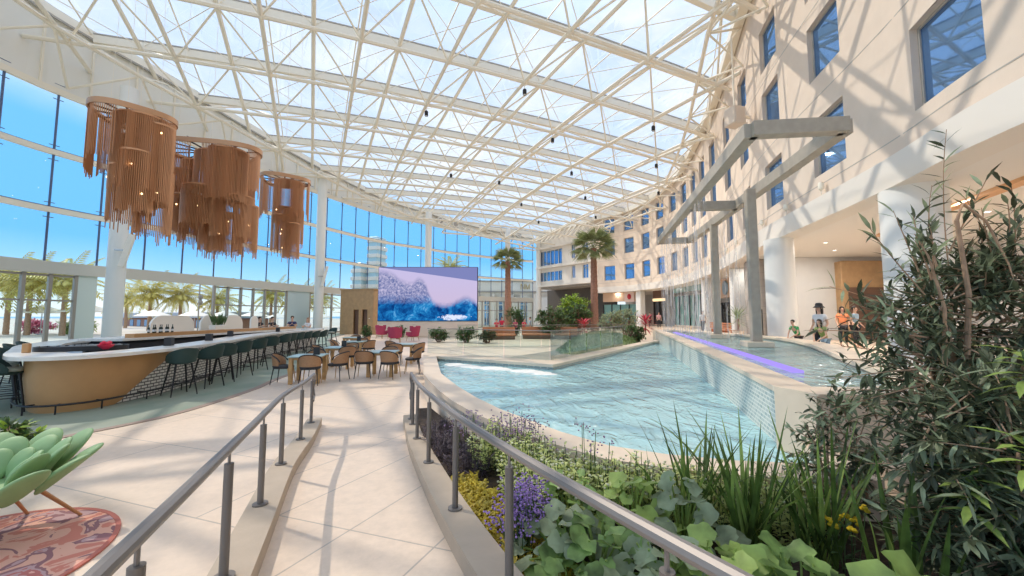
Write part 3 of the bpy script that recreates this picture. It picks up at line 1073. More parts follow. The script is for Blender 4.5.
tag(MB().prism(shr(outer, inner, 0.95), 0.40, 0.402).build('pool_water', 'pool_water'), 'rippling turquoise water of the large lower pool', 'water', kind='stuff')
# foam where the water spills in at the back
m = MB()
for k in range(70):
    t = rnd.random()
    x = -1.9 + 2.8 * t; y = 12.2 - 1.9 * t + rnd.uniform(-0.7, -0.3)
    m.ell((x, y, 0.40), (rnd.uniform(0.12, 0.35), rnd.uniform(0.05, 0.12), rnd.uniform(0.015, 0.04)), 8, 4)
tag(m.build('foam', mat('foam', (0.85, 0.84, 0.80), 0.8)), 'line of white foam on the pool water below the back coping', 'foam', kind='stuff')

# ================================================================ raised upper pool
# divider wall: top shelf, tiled face
dv = Path([(2.9, 4.24), (4.0, 7.7), (5.6, 13.2), (8.2, 22.2)], 6)
ds = dv.span(0, dv.L, 0.6)
MB().ring([tuple(dv.at(s)[0]) for s in ds], [tuple(dv.off(s, 0.40)) for s in ds], 1.0, 1.06, closed=False).build('divider_coping', 'coping', kind='structure', ang=50)
MB().ring([tuple(dv.off(s, 0.03)) for s in ds], [tuple(dv.off(s, 0.38)) for s in ds], 0.0, 1.0, closed=False).build('divider_wall', 'mosaic', kind='structure', smooth=False)
m = MB(); beam(m, [(*dv.off(s, 0.98), 0.955) for s in ds[4:-1]], 0.17, 0.05); m.build('light_strip', 'purple_led', kind='structure')
uo = [(3.0, 3.86), (4.6, 4.0), (5.6, 5.2), (6.6, 6.9), (7.8, 8.9), (8.9, 10.7), (9.8, 12.7), (10.3, 14.5), (10.3, 17.0), (10.0, 20.0), (9.6, 22.6), (8.2, 22.6)]
ui = [(3.25, 4.25), (4.4, 4.5), (5.3, 5.6), (6.2, 7.2), (7.4, 9.2), (8.45, 11.0), (9.3, 12.9), (9.8, 14.6), (9.8, 16.9), (9.5, 19.8), (9.2, 22.1), (8.3, 22.2)]
MB().ring(uo, ui, 0.98, 1.06, closed=False).build('upper_coping', 'coping', kind='structure', ang=50)
MB().ring(shr(uo, ui, 0.06), shr(uo, ui, 0.9), 0.0, 0.98, closed=False).build('upper_wall', 'pool_wall', kind='structure', smooth=False)
MB().prism(ui[1:-1] + [tuple(dv.off(s, 0.39)) for s in reversed(ds)], 0.55, 0.60).build('upper_pool_floor', 'pool_floor', kind='structure')
tag(MB().prism(ui[1:-1] + [tuple(dv.off(s, 0.41)) for s in reversed(ds)], 0.94, 0.942).build('spa_water', 'spa_water'), 'shallow pale water of the raised upper pool', 'water', kind='stuff')
# stone end block
blk = [(2.88, 4.3), (3.02, 3.86), (4.6, 3.78), (4.7, 4.12), (3.35, 4.28)]
MB().prism(blk, 0.0, 1.08).build('end_block', 'coping', kind='structure', smooth=False)

# rain-curtain frame and its posts
fr = thing('rain_frame', 'weathered grey steel overhead frame on two tall posts standing in the raised pool', 'water feature', (6.6, 12, 0.94))
def rel(p):
    return (p[0] - 6.6, p[1] - 12, p[2] - 0.94)
c1, c2, c3, c4 = (5.1, 7.95, 5.8), (6.95, 7.75, 5.8), (9.3, 19.9, 5.8), (7.85, 20.2, 5.8)
for a, b in ((c1, c2), (c2, c3), (c3, c4), (c4, c1), ((6.45, 13.7, 5.8), (8.05, 13.55, 5.8))):
    m = MB(); beam(m, [rel(a), rel(b)], 0.26, 0.30); m.build('beam', 'frame_steel', fr, smooth=False)
for x, y in ((7.25, 11.5), (8.5, 16.0)):
    MB().box(rel((x, y, 3.25)), (0.26, 0.26, 4.9), R(-14)).build('post', 'frame_steel', fr)
    MB().box(rel((x, y, 1.02)), (0.7, 0.7, 0.16), R(-14)).build('post_plinth', 'coping', fr)
# falling strands of water
M['rain'] = glass('rain', (0.97, 0.98, 1.0), 0.05, white=0.30)
m = MB()
def rain(a, b, n):
    for k in range(n):
        t = rnd.random()
        x = a[0] + (b[0] - a[0]) * t + rnd.uniform(-.05, .05); y = a[1] + (b[1] - a[1]) * t + rnd.uniform(-.05, .05)
        z = 5.6
        while z > 1.0:
            l = rnd.uniform(0.25, 1.3)
            z2 = max(0.95, z - l)
            if rnd.random() < 0.5:
                m.cyl((x, y, z), (x, y, z2), rnd.uniform(0.004, 0.008), n=4, cap=False)
            z = z2 - rnd.uniform(0.0, 0.3)
rain(c4, (5.9, 11.5, 5.8), 150)
rain(c3, (8.0, 13.5, 5.8), 90)
rain(c3, c4, 40)
tag(m.build('rain_curtain', 'rain'), 'thin curtain of falling water strands under the grey steel frame', 'falling water', kind='stuff')
# ================================================================ handrails
def handrail(label, path, off, ys, start, hk):
    th = thing('handrail', label, 'handrail', (start[0], start[1], 0), 0)
    O = Vector((start[0], start[1], 0))
    ss = []
    for y in ys:
        ss.append(min(path.span(0, path.L, 0.05), key=lambda s: abs(path.at(s)[0].y - y)))
    def top(s):
        p = path.off(s, off)
        return Vector((p.x, p.y, zramp(p.x, p.y) + 0.12 + hk(p.y))) - O
    pts = [top(s) for s in path.span(ss[0], min(path.L, ss[-1] + 1.0), 0.25)]
    d = (pts[0] - pts[1]).normalized()
    head = [pts[0] + d * 0.16 + Vector((0, 0, -0.42)), pts[0] + d * 0.30 + Vector((0, 0, -0.36)), pts[0] + d * 0.34 + Vector((0, 0, -0.1)), pts[0] + d * 0.26 + Vector((0, 0, 0))]
    MB().tube(head + pts, 0.026, 10).build('rail', 'rail_metal', th)
    for s in ss:
        p = path.off(s, off)
        b = Vector((p.x, p.y, zramp(p.x, p.y) + 0.12)) - O
        t = top(s)
        o = MB().cyl(b, t - Vector((0, 0, 0.085)), 0.023, n=12).build('post', 'post_metal', th)
        MB().cyl(t - Vector((0, 0, 0.085)), t, 0.008, n=6).build('pin', 'rail_metal', o)
        MB().cyl(b, b + Vector((0, 0, 0.014)), 0.055, n=16).build('base_flange', 'post_metal', o)
handrail('steel handrail on the left kerb of the ramp, nearest the green chair', RL, 0.13, (6.33, 5.27, 4.22, 3.2, 2.25, 1.3, 0.3), (-3.1, 6.3), lambda y: 0.665 + 0.012 * y)
handrail('steel handrail curving along the planting bed on the right kerb of the ramp', RR, -0.115, (6.56, 6.1, 5.2, 4.19, 3.04, 2.05, 1.15, 0.2), (-1.75, 6.5), lambda y: 0.68 + 0.008 * y)

# ================================================================ chairs, stools, tables
def shell(mb, r, a0, a1, zlo, zhi, th, n=16, c=(0, 0), lean=0.0, ry=1.0):
    vs = []
    for k in range(n + 1):
        u = k / n
        a = a0 + (a1 - a0) * u
        for rr in (r, r + th):
            for z in (zlo(u), zhi(u)):
                q = rr + lean * (z - zlo(0.5))
                vs.append((c[0] + q * cos(a), c[1] + q * sin(a) * ry, z))
    fs = []
    for k in range(n):
        a, b = k * 4, k * 4 + 4
        fs += [(a, b, b + 1, a + 1), (a + 2, a + 3, b + 3, b + 2), (a + 1, b + 1, b + 3, a + 3), (a, a + 2, b + 2, b)]
    fs += [(0, 1, 3, 2), (n * 4, n * 4 + 2, n * 4 + 3, n * 4 + 1)]
    return mb.add(vs, fs)
def cushion(mb, w, d, z, h, c=(0, 0), n=20, e=3.0):
    """rounded square pad"""
    out = []
    for k in range(n):
        t = 2 * pi * k / n
        x = math.copysign(abs(cos(t)) ** (2 / e), cos(t)); y = math.copysign(abs(sin(t)) ** (2 / e), sin(t))
        out.append((x, y))
    vs, fs = [], []
    for s, zz in ((0.9, 0), (1, 0.25), (1, 0.7), (0.86, 0.97), (0.4, 1.06)):
        vs += [(c[0] + x * w / 2 * s, c[1] + y * d / 2 * s, z + h * zz) for x, y in out]
    for i in range(4):
        for k in range(n):
            fs.append((i * n + k, i * n + (k + 1) % n, (i + 1) * n + (k + 1) % n, (i + 1) * n + k))
    fs += [tuple(range(n - 1, -1, -1)), tuple(range(4 * n, 5 * n))]
    return mb.add(vs, fs)
def make_dining():
    t = thing('dining_chair', 'x', 'chair')
    cushion(MB(), 0.50, 0.48, 0.42, 0.075).build('seat', 'black_fabric', t)
    zl = lambda u: 0.50; zh = lambda u: 0.60 + 0.21 * sin(pi * u) ** 0.6 if 0 < u < 1 else 0.60
    shell(MB(), 0.245, R(188), R(352), zl, zh, 0.02, lean=0.12).build('backrest', 'cane', t)
    m = MB()
    up = []
    lo = []
    for k in range(17):
        u = k / 16
        a = R(180) + R(180) * u
        z = zh(min(1, max(0, u)))
        q = 0.258 + 0.12 * (z - 0.5)
        up.append((q * cos(a), q * sin(a), z + 0.01))
        lo.append((0.258 * cos(a), 0.258 * sin(a), 0.485))
    m.tube(up, 0.017, 6).tube(lo, 0.015, 6)
    m.build('back_frame', 'black_fabric', t)
    for sx in (-1, 1):
        for sy in (-1, 1):
            MB().cyl((sx * 0.19, sy * 0.18, 0.43), (sx * 0.235, sy * 0.235, 0), 0.016, 0.010, 8).build('leg', 'oak' if sy > 0 else 'dark_metal', t)
    return t
def make_stool():
    t = thing('bar_stool', 'x', 'bar stool')
    cushion(MB(), 0.44, 0.42, 0.74, 0.07).build('seat', 'seat_pad', t)
    zl = lambda u: 0.71 + 0.03 * abs(2 * u - 1); zh = lambda u: 0.80 + 0.25 * max(0, sin(pi * u)) ** 0.7
    shell(MB(), 0.235, R(175), R(365), zl, zh, 0.03, lean=0.18).build('backrest', 'green_shell', t)
    MB().lathe((0, 0, 0.68), [(0.14, 0), (0.21, 0.03), (0.22, 0.06)], 20).build('seat_base', 'green_shell', t)
    for sx in (-1, 1):
        for sy in (-1, 1):
            MB().cyl((sx * 0.14, sy * 0.14, 0.70), (sx * 0.24, sy * 0.24, 0), 0.021, 0.013, 8).build('leg', 'dark_metal', t)
    q = [(0.205 * sx, 0.205 * sy, 0.27) for sx, sy in ((-1, -1), (1, -1), (1, 1), (-1, 1), (-1, -1))]
    m = MB()
    for a, b in zip(q, q[1:]):
        m.cyl(a, b, 0.009, n=6)
    m.build('footrest', 'dark_metal', t)
    return t
def make_table():
    t = thing('dining_table', 'x', 'table')
    MB().box((0, 0, 0.735), (0.86, 0.86, 0.03)).build('tabletop', mat('table_stone', (0.42, 0.56, 0.53), 0.3, var=0.18, scale=5), t)
    for sx in (-1, 1):
        for sy in (-1, 1):
            MB().box((sx * 0.34, sy * 0.34, 0.36), (0.10, 0.10, 0.72)).build('leg', 'oak', t)
    m = MB()
    for sx in (-1, 1):
        m.box((0, sx * 0.34, 0.68), (0.6, 0.04, 0.06)).box((sx * 0.34, 0, 0.68), (0.04, 0.6, 0.06))
    m.build('apron', 'oak', t)
    return t
P0 = {}
def put(kind, maker, loc, rz, label, group, scale=None):
    if kind not in P0:
        P0[kind] = maker()
        o = P0[kind]
    else:
        o = copy_tree(P0[kind])
    return place(o, loc, rz, label, group, scale)

tables = [
    (-5.75, 11.0, 12, 'square teal stone table at front left, nearest the end of the left handrail'),
    (-4.05, 12.2, 5, 'square teal stone table standing alone at the front right of the dining group'),
    (-6.15, 13.9, 10, 'square teal stone table second back from the left handrail, with a black menu holder'),
    (-6.9, 17.0, 8, 'square teal stone table third back on the left of the dining group'),
    (-4.3, 15.5, 4, 'square teal stone table at the right rear, beside the pool corner'),
    (-8.3, 20.2, 10, 'square teal stone table at the far rear of the dining group, before the wooden kiosk'),
]
for x, y, a, l in tables:
    put('t', make_table, (x, y, 0), R(a), l, 'dining tables')
chairs = [
    (-6.3, 10.75, -80, 'cane-backed chair at the left side of the front left table, beside the bar floor border'),
    (-5.45, 10.55, 15, 'cane-backed chair with its back to the ramp at the front left table'),
    (-5.05, 11.3, 80, 'cane-backed chair at the right side of the front left table'),
    (-5.95, 11.75, 190, 'cane-backed chair on the far side of the front left table'),
    (-4.45, 11.75, 8, 'cane-backed chair at the near left of the front right table'),
    (-3.65, 11.65, -12, 'cane-backed chair at the near right of the front right table'),
    (-3.25, 12.75, 100, 'cane-backed chair at the right end of the front right table'),
    (-4.1, 13.0, 185, 'cane-backed chair facing the camera behind the front right table'),
    (-5.75, 13.55, 35, 'cane-backed chair at the near right of the table with the black menu holder'),
    (-6.85, 13.9, -90, 'cane-backed chair at the left of the table with the black menu holder'),
    (-6.15, 14.8, 180, 'cane-backed chair behind the table with the black menu holder'),
    (-6.2, 16.75, 60, 'cane-backed chair right of the third table back on the left'),
    (-6.95, 17.9, 180, 'cane-backed chair behind the third table back on the left'),
    (-7.6, 16.9, -85, 'cane-backed chair left of the third table back on the left'),
    (-3.7, 15.2, 60, 'cane-backed chair at the right of the rear table beside the pool corner'),
    (-4.45, 14.85, 10, 'cane-backed chair in front of the rear table beside the pool corner'),
    (-4.9, 15.9, -120, 'cane-backed chair at the far left of the rear table beside the pool corner'),
    (-7.6, 20.0, 75, 'cane-backed chair right of the farthest table, before the wooden kiosk'),
    (-8.5, 21.0, 185, 'cane-backed chair behind the farthest table, before the wooden kiosk'),
]
for x, y, a, l in chairs:
    put('c', make_dining, (x, y, 0), R(a), l, 'cane-backed dining chairs')
def holder(x, y, z, label, group='black menu holders'):
    def mk():
        t = thing('menu_holder', 'x', 'menu holder')
        MB().box((0, 0, 0.01), (0.13, 0.13, 0.02)).build('base', 'black_fabric', t)
        m = MB()
        for k in range(4):
            a = k * pi / 2
            m.box((0.055 * cos(a), 0.055 * sin(a), 0.09), (0.012, 0.12, 0.15), a)
        m.build('box_sides', 'black_fabric', t)
        return t
    put('h', mk, (x, y, z), 0.3, label, group, 1.25)
holder(-5.6, 11.15, 0.75, 'black menu holder on the front left dining table')
holder(-6.1, 14.1, 0.75, 'black menu holder on the second dining table from the handrail')
holder(-6.75, 17.1, 0.75, 'black menu holder on the third dining table back')

# stools
stools = [(-7.82, 9.2, 62, 'dark green bar stool nearest the camera on the right side of the bar'),
          (-7.95, 10.2, 75, 'dark green bar stool second from the camera on the right side of the bar'),
          (-8.15, 11.0, 40, 'dark green bar stool third along the bar, turned away from its neighbours'),
          (-8.4, 12.0, 72, 'dark green bar stool fourth along the right side of the bar'),
          (-8.75, 13.3, 68, 'dark green bar stool fifth along the right side of the bar'),
          (-9.1, 14.6, 40, 'dark green bar stool sixth along the bar, turned sideways'),
          (-9.75, 16.5, 75, 'dark green bar stool seventh along the right side of the bar'),
          (-10.0, 17.4, 80, 'dark green bar stool eighth along the right side of the bar'),
          (-10.2, 18.4, 80, 'dark green bar stool ninth along the right side of the bar'),
          (-10.3, 19.3, 85, 'dark green bar stool tenth along the right side of the bar'),
          (-10.35, 20.2, 90, 'dark green bar stool eleventh along the right side of the bar'),
          (-10.4, 21.1, 90, 'dark green bar stool last before the far curve of the bar'),
          (-9.75, 7.55, -42, 'dark green bar stool nearest the camera at the left end of the bar'),
          (-10.4, 7.95, -42, 'dark green bar stool second in the row at the left end of the bar'),
          (-11.0, 8.4, -43, 'dark green bar stool third in the row at the left end of the bar'),
          (-11.6, 8.85, -44, 'dark green bar stool fourth in the row at the left end of the bar'),
          (-12.2, 9.35, -45, 'dark green bar stool fifth in the row at the left end of the bar'),
          (-12.8, 9.9, -50, 'dark green bar stool sixth in the row at the left end of the bar'),
          (-13.5, 10.7, -55, 'dark green bar stool seventh in the row, round the left back of the bar'),
          (-14.3, 11.6, -62, 'dark green bar stool eighth in the row, farthest round the left back of the bar'),
          (-15.4, 23.42, -100, 'dark green bar stool beyond the bar under the leftmost seated person'),
          (-14.8, 23.72, -110, 'dark green bar stool beyond the bar under the second seated person'),
          (-13.88, 24.38, -150, 'dark green bar stool at the far bar end under the person in navy'),
          (-12.76, 24.3, 170, 'dark green bar stool at the far bar end under the white top'),
          (-11.5, 24.7, 165, 'dark green bar stool at the far curved bar end, right of white shirt'),
          ]
for x, y, a, l in stools:
    put('s', make_stool, (x, y, 0.006), R(a), l, 'dark green bar stools', 1.05)

# ================================================================ bar
bo = [(-9.6, 7.35), (-8.75, 7.12), (-8.12, 7.6), (-7.98, 8.6), (-8.1, 9.8), (-8.5, 11.3), (-9.15, 13.1), (-9.9, 15), (-10.55, 17.6), (-10.8, 20), (-10.95, 22.3), (-11.8, 23.8), (-13.4, 23.9), (-14.3, 22.5), (-14.6, 19), (-14.6, 15.5), (-14.3, 12.6), (-13.0, 10.3), (-11.2, 8.65)]
BP = Path([bo[-1]] + bo + bo[:2], 8)
sa, sb = BP.near(*bo[0]), None
i0 = 8; i1 = 8 * (len(bo) + 1)
BO = [tuple(p) for p in BP.p[i0:i1]]
def inset(pl, d):
    n = len(pl); r = []
    for i in range(n):
        a, b = Vector(pl[i - 1]), Vector(pl[(i + 1) % n])
        t = (b - a).normalized()
        r.append((pl[i][0] - t.y * d, pl[i][1] + t.x * d))
    return r
bar = thing('bar_counter', 'long oval bar with pale stone counter over honey wood and patterned tile', 'bar counter', (0, 0, 0.006))
MB().ring(BO, inset(BO, 0.78), 1.02, 1.09).build('countertop', 'marble', bar, ang=50)
b1, b2 = inset(BO, 0.36), inset(BO, 0.5)
# patterned tile skirt
tm, t, b = principled('bar_tile')
tcn = N(t, 'ShaderNodeTexCoord'); sp = N(t, 'ShaderNodeSeparateXYZ'); cb = N(t, 'ShaderNodeCombineXYZ')
t.links.new(tcn.outputs['Object'], sp.inputs[0]); t.links.new(sp.outputs['Y'], cb.inputs[0]); t.links.new(sp.outputs['Z'], cb.inputs[1])
br = N(t, 'ShaderNodeTexBrick')
for k, v in (('Scale', 1), ('Brick Width', 0.16), ('Row Height', 0.07), ('Mortar Size', 0.014), ('Mortar Smooth', 0.3), ('Color1', (0.75, 0.72, 0.66, 1)), ('Color2', (0.68, 0.66, 0.6, 1)), ('Mortar', (0.10, 0.09, 0.09, 1))):
    br.inputs[k].default_value = v
t.links.new(cb.outputs[0], br.inputs[0]); t.links.new(br.outputs[0], b.inputs['Base Color'])
MB().ring(b1, b2, 0.0, 1.02).build('tile_skirt', tm, bar, smooth=False)
# wood panel over the near end; its lower edge sweeps up along the right side
wp = [i for i in range(len(BO))]
n = len(BO)
def wood_z(p):
    if p[0] > -9.2 and p[1] > 8.3:
        return min(1.0, max(0.0, (p[1] - 8.3) / 1.5)) ** 0.8
    return 0.0
o3 = inset(BO, 0.335)
sel = [i for i in list(range(n - 4, n)) + list(range(0, 40)) if o3[i][1] < 9.75]
vs, fs = [], []
bulge = inset(BO, 0.26)
for i in sel:
    z0 = wood_z(o3[i])
    vs += [(*o3[i], z0), (*bulge[i], (z0 + 1.0) / 2 + 0.1), (*bulge[i], 1.018), (*b1[i], z0), (*b1[i], 1.018)]
for k in range(len(sel) - 1):
    a, c = k * 5, k * 5 + 5
    fs += [(a, c, c + 1, a + 1), (a + 1, c + 1, c + 2, a + 2), (a, a + 3, c + 3, c)]
MB().add(vs, fs).build('wood_panel', 'bar_wood', bar, ang=60)
fr_ = inset(BO, 0.16)
sel = [i for i in list(range(n - 10, n)) + list(range(0, 84))]
MB().tube([(*fr_[i], 0.17) for i in sel], 0.02, 8).build('foot_rail', 'dark_metal', bar)
for i in sel[::7]:
    m = MB(); m.cyl((*fr_[i], 0.17), (*fr_[i], 0.0), 0.014, n=6); m.cyl((*fr_[i], 0.17), (*b1[i], 0.17), 0.012, n=6)
    m.build('rail_bracket', 'dark_metal', bar)
# inner work deck of the bar
inn = inset(BO, 0.76)
MB().ring(inn, inset(BO, 1.15), 0.84, 0.88).build('work_deck', 'steel', bar)
MB().ring(inset(BO, 0.80), inset(BO, 1.12), 0.006, 0.84).build('cabinet', 'black_fabric', bar)
# back bar island
bb = thing('back_bar', 'back bar island with rounded white display panels inside the oval bar', 'back bar', (-12.1, 16.2, 0.006))
MB().box((0, 0, 0.55), (1.1, 9.4, 1.1)).build('body', 'dark_cloth', bb)
MB().box((0, 0, 1.14), (1.3, 9.6, 0.08)).build('worktop', 'marble', bb)
MB().box((0.45, 0, 1.24), (0.30, 8.8, 0.12)).build('step_shelf', 'bar_wood', bb)
def arch(c, w, h, th=0.07):
    out = []
    r = min(w / 2, h * 0.62)
    pts = [(-w / 2, 0)] + [(-w / 2 + r - r * cos(a), h - r + r * sin(a)) for a in [pi / 2 * k / 6 for k in range(7)]] + [(w / 2 - r + r * sin(a), h - r + r * cos(a)) for a in [pi / 2 * k / 6 for k in range(7)]] + [(w / 2, 0)]
    vs = [(c[0] + sx * th / 2, c[1] + u, c[2] + z) for sx in (-1, 1) for u, z in pts]
    n = len(pts)
    return MB().add(vs, [(i, (i + 1) % n, n + (i + 1) % n, n + i) for i in range(n)] + [tuple(range(n - 1, -1, -1)), tuple(range(n, 2 * n))])
for y, w, h in ((-2.35, 1.8, 0.68), (-0.75, 0.8, 0.70), (0.6, 1.2, 0.70), (2.0, 0.5, 0.66)):
    arch((-0.05, y, 1.18), w, h).build('arch_panel', 'white_paint', bb)
def bottle(x, y, z, label, m1, s):
    def mk():
        t = thing('bottle', 'x', 'bottle')
        MB().lathe((0, 0, 0), [(0.036, 0), (0.038, 0.01), (0.038, 0.17), (0.03, 0.20), (0.014, 0.23), (0.013, 0.29)], 12).build('glass_body', mat('bottle_glass', (0.02, 0.035, 0.02), 0.15), t)
        MB().lathe((0, 0, 0.29), [(0.015, 0), (0.015, 0.02)], 10).build('cap', 'dark_metal', t)
        MB().lathe((0, 0, 0.05), [(0.0385, 0), (0.0385, 0.08)], 12).build('paper_label', 'pale_cloth', t)
        return t
    put('b', mk, (x, y, z), 0, label, 'bottles on the back bar', s)
pl = ['first', 'second', 'third', 'fourth', 'fifth', 'sixth', 'seventh', 'eighth']
for k in range(8):
    bottle(-11.55 + 0.05 * (k % 2), 12.3 + k * 0.115, 1.306, 'dark wine bottle on the back bar, %s from the left of eight' % pl[k], None, 0.85)
def planter_bar(x, y, z, label):
    t = thing('potted_plant', label, 'plant', (x, y, z))
    MB().box((0, 0, 0.09), (0.26, 0.6, 0.18)).build('pot', 'white_paint', t)
    m = MB()
    for k in range(46):
        a = rnd.uniform(0, 6.3)
        m.leaf((rnd.uniform(-.1, .1), rnd.uniform(-.25, .25), 0.17), (0.4 * cos(a), 0.4 * sin(a), 1), (0, 1, 0.1), rnd.uniform(0.3, 0.62), 0.03)
    m.build('leaves', 'leaf_mid', t)
planter_bar(-11.75, 15.45, 1.306, 'spiky green plant in a white trough between the arched back bar panels')
for k, (x, y, w_) in enumerate(((-8.75, 9.9, 'beside the nearest stool'), (-9.3, 11.9, 'halfway along the bar'), (-10.4, 14.3, 'farther along the bar beyond the middle'), (-11.25, 18.6, 'near the far end of the bar'))):
    holder(x, y, 1.096, 'black napkin box on the bar counter ' + w_, 'black napkin boxes on the bar')
t = thing('ice_tray', 'dark bar tray set in the near end of the counter, full of glassware', 'tray', (-9.55, 8.65, 1.096), R(30))
MB().ring([(0.75 * cos(a) , 0.42 * sin(a)) for a in [k * pi / 12 for k in range(24)]], [(0.71 * cos(a), 0.38 * sin(a)) for a in [k * pi / 12 for k in range(24)]], 0.0, 0.10).build('rim', 'dark_metal', t)
MB().prism([(0.71 * cos(a), 0.38 * sin(a)) for a in [k * pi / 12 for k in range(24)]], 0.0, 0.02).build('base', 'dark_metal', t)
m = MB()
for k in range(60):
    a, r_ = rnd.uniform(0, 6.28), rnd.random() ** 0.5
    m.lathe((0.64 * r_ * cos(a), 0.32 * r_ * sin(a), 0.02), [(0.025, 0), (0.03, 0.09)], 7)
tag(m.build('glassware', 'steel', t), kind='stuff')
t = thing('fruit_bowl', 'small bowl of bright red fruit at the near end of the bar', 'bowl', (-9.0, 8.6, 1.12))
MB().lathe((0, 0, 0), [(0.05, 0), (0.12, 0.06), (0.14, 0.1), (0.13, 0.1)], 16).build('bowl', 'red_shirt', t)
m = MB()
for k in range(7):
    m.ell((0.06 * cos(k), 0.06 * sin(k), 0.12 + 0.02 * (k % 2)), (0.04, 0.04, 0.04), 8, 6)
m.build('fruit', 'red_shirt', t)
tag(MB().box((-10.0, 8.0, 1.19), (0.10, 0.10, 0.19), 0.4).build('menu_block', 'bar_wood'), 'small tan wooden menu block on the near end of the bar', 'menu stand')

# ================================================================ chandeliers
def chandelier(label, loc, rx, ry, lobes, ph, clusters, seed):
    r = random.Random(seed)
    t = thing('chandelier', label, 'chandelier', loc, 0, None)
    def edge(a, f=1.0):
        k = 1 + 0.10 * sin(lobes * a + ph)
        return (rx * k * f * cos(a), ry * k * f * sin(a))
    NN = 60
    o = [edge(2 * pi * k / NN) for k in range(NN)]
    i = [edge(2 * pi * k / NN, 0.97) for k in range(NN)]
    MB().ring(o, i, -0.06, 0.13).build('ring_band', 'copper_band', t, ang=50)
    i2 = [edge(2 * pi * k / NN, 0.90) for k in range(NN)]
    MB().ring(i, i2, 0.0, 0.04).build('ring_ledge', 'copper_band', t)
    m = MB()
    for k in range(12):
        a = 2 * pi * k / 12
        p = edge(a, 0.95)
        m.cyl((0, 0, 0.03), (*p, 0.03), 0.03, n=6)
    m.lathe((0, 0, -0.05), [(0.25, 0), (0.25, 0.14)], 16)
    m.build('spokes', 'dark_metal', t)
    m = MB()
    for k in range(4):
        p = edge(k * pi / 2 + 0.5, 0.6)
        m.cyl((*p, 0.04), (p[0] * 0.7, p[1] * 0.7, zr(loc[0], loc[1]) - loc[2] - 0.2), 0.006, n=5)
    m.build('suspension_cable', 'white_steel', t)
    def chains(mb, x, y, z0, z1, rr=0.014):
        mb.cyl((x, y, z0), (x, y, z1), rr, n=3, cap=False)
    m = MB()           # the loose outer curtain
    nn = int(2 * pi * (rx + ry) / 2 / 0.05)
    for k in range(nn):
        a = 2 * pi * k / nn
        if sin(a * 7 + seed) > 0.75:
            continue
        p = edge(a, 0.955)
        dep = 1.85 + 0.3 * sin(3 * a + seed) + r.uniform(0, 0.22)
        chains(m, *p, -0.05, -dep)
    tag(m.build('outer_curtain', 'copper', t), kind='stuff')
    for (cx, cy, rr, z0, z1) in clusters:      # tiers of denser chain drums
        m = MB()
        nn = int(2 * pi * rr / 0.05)
        for k in range(nn):
            a = 2 * pi * k / nn
            st = 0.30 * math.floor(r.uniform(0, 1.5)) * (1 if k % 9 < 4 else 0)
            chains(m, cx + rr * cos(a), cy + rr * sin(a), z0, z1 - r.uniform(0, 0.10) - st, 0.016)
        m.lathe((cx, cy, z0 - 0.03), [(rr + 0.015, 0), (rr + 0.015, 0.06)], 24)
        m.build('chain_drum', 'copper', t)
        for q in range(1):
            a = r.uniform(pi, 2 * pi)
            MB().ell((cx + (rr + 0.03) * cos(a), cy + (rr + 0.03) * sin(a), z0 + (z1 - z0) * r.uniform(0.1, 0.8)), (0.025, 0.025, 0.035), 8, 6).build('lamp_bulb', 'bulb', t)
    return t
chandelier('copper chain chandelier nearest the left edge, first of three over the bar', (-13.25, 13.0, 8.75), 1.15, 1.05, 3, 0.5,
           [(0.35, 0.0, 0.75, -0.1, -2.6), (0.55, -0.3, 0.45, -1.4, -3.4), (0.85, 0.1, 0.42, -0.3, -3.0), (0.0, 0.3, 0.55, -1.2, -3.0), (0.55, 0.4, 0.5, -1.8, -4.0), (0.2, -0.35, 0.38, -1.9, -3.7), (-0.2, 0.2, 0.3, -0.6, -2.9)], 3)
chandelier('widest copper chain chandelier, in the middle over the bar', (-12.8, 15.9, 8.75), 2.0, 1.35, 3, 2.2,
           [(0.3, 0.2, 0.9, -0.1, -1.9), (1.0, -0.3, 0.7, -0.1, -2.2), (-0.6, 0.3, 0.7, -0.4, -2.6), (-1.2, 0.0, 0.5, -0.8, -2.9), (0.2, -0.5, 0.7, -1.7, -3.2), (1.0, 0.1, 0.75, -1.9, -3.6), (-0.5, -0.3, 0.6, -2.0, -3.4), (0.6, 0.3, 0.6, -2.6, -4.2), (1.35, 0.4, 0.45, -2.2, -4.1), (-0.9, 0.4, 0.5, -1.9, -3.7), (-1.5, 0.3, 0.4, -1.2, -3.3), (0.1, 0.1, 0.4, -2.9, -4.1)], 5)
chandelier('smallest and farthest copper chain chandelier over the bar', (-12.45, 20.6, 9.2), 1.2, 1.1, 3, 0.9,
           [(0.25, 0.0, 0.7, -0.1, -2.3), (0.45, 0.2, 0.5, -1.6, -3.3), (0.1, -0.3, 0.45, -2.0, -3.8), (0.55, -0.1, 0.4, -2.4, -4.2), (-0.1, 0.3, 0.4, -1.4, -3.6)], 8)

# ================================================================ screen, kiosk, red chairs
scr, t, b = principled('screen_image')
tcn = N(t, 'ShaderNodeTexCoord'); sp = N(t, 'ShaderNodeSeparateXYZ')
t.links.new(tcn.outputs['Generated'], sp.inputs[0])
def math_(op, a, bb_=None, c=None):
    n_ = N(t, 'ShaderNodeMath', operation=op)
    for i, v in enumerate((a, bb_, c)):
        if v is None:
            continue
        if isinstance(v, (int, float)):
            n_.inputs[i].default_value = v
        else:
            t.links.new(v, n_.inputs[i])
    return n_.outputs[0]
def mixc(f, a, bb_):
    n_ = N(t, 'ShaderNodeMixRGB')
    t.links.new(f, n_.inputs[0])
    for i, v in ((1, a), (2, bb_)):
        if isinstance(v, tuple):
            n_.inputs[i].default_value = (*v, 1)
        else:
            t.links.new(v, n_.inputs[i])
    return n_.outputs[0]
U, V = sp.outputs['X'], sp.outputs['Z']
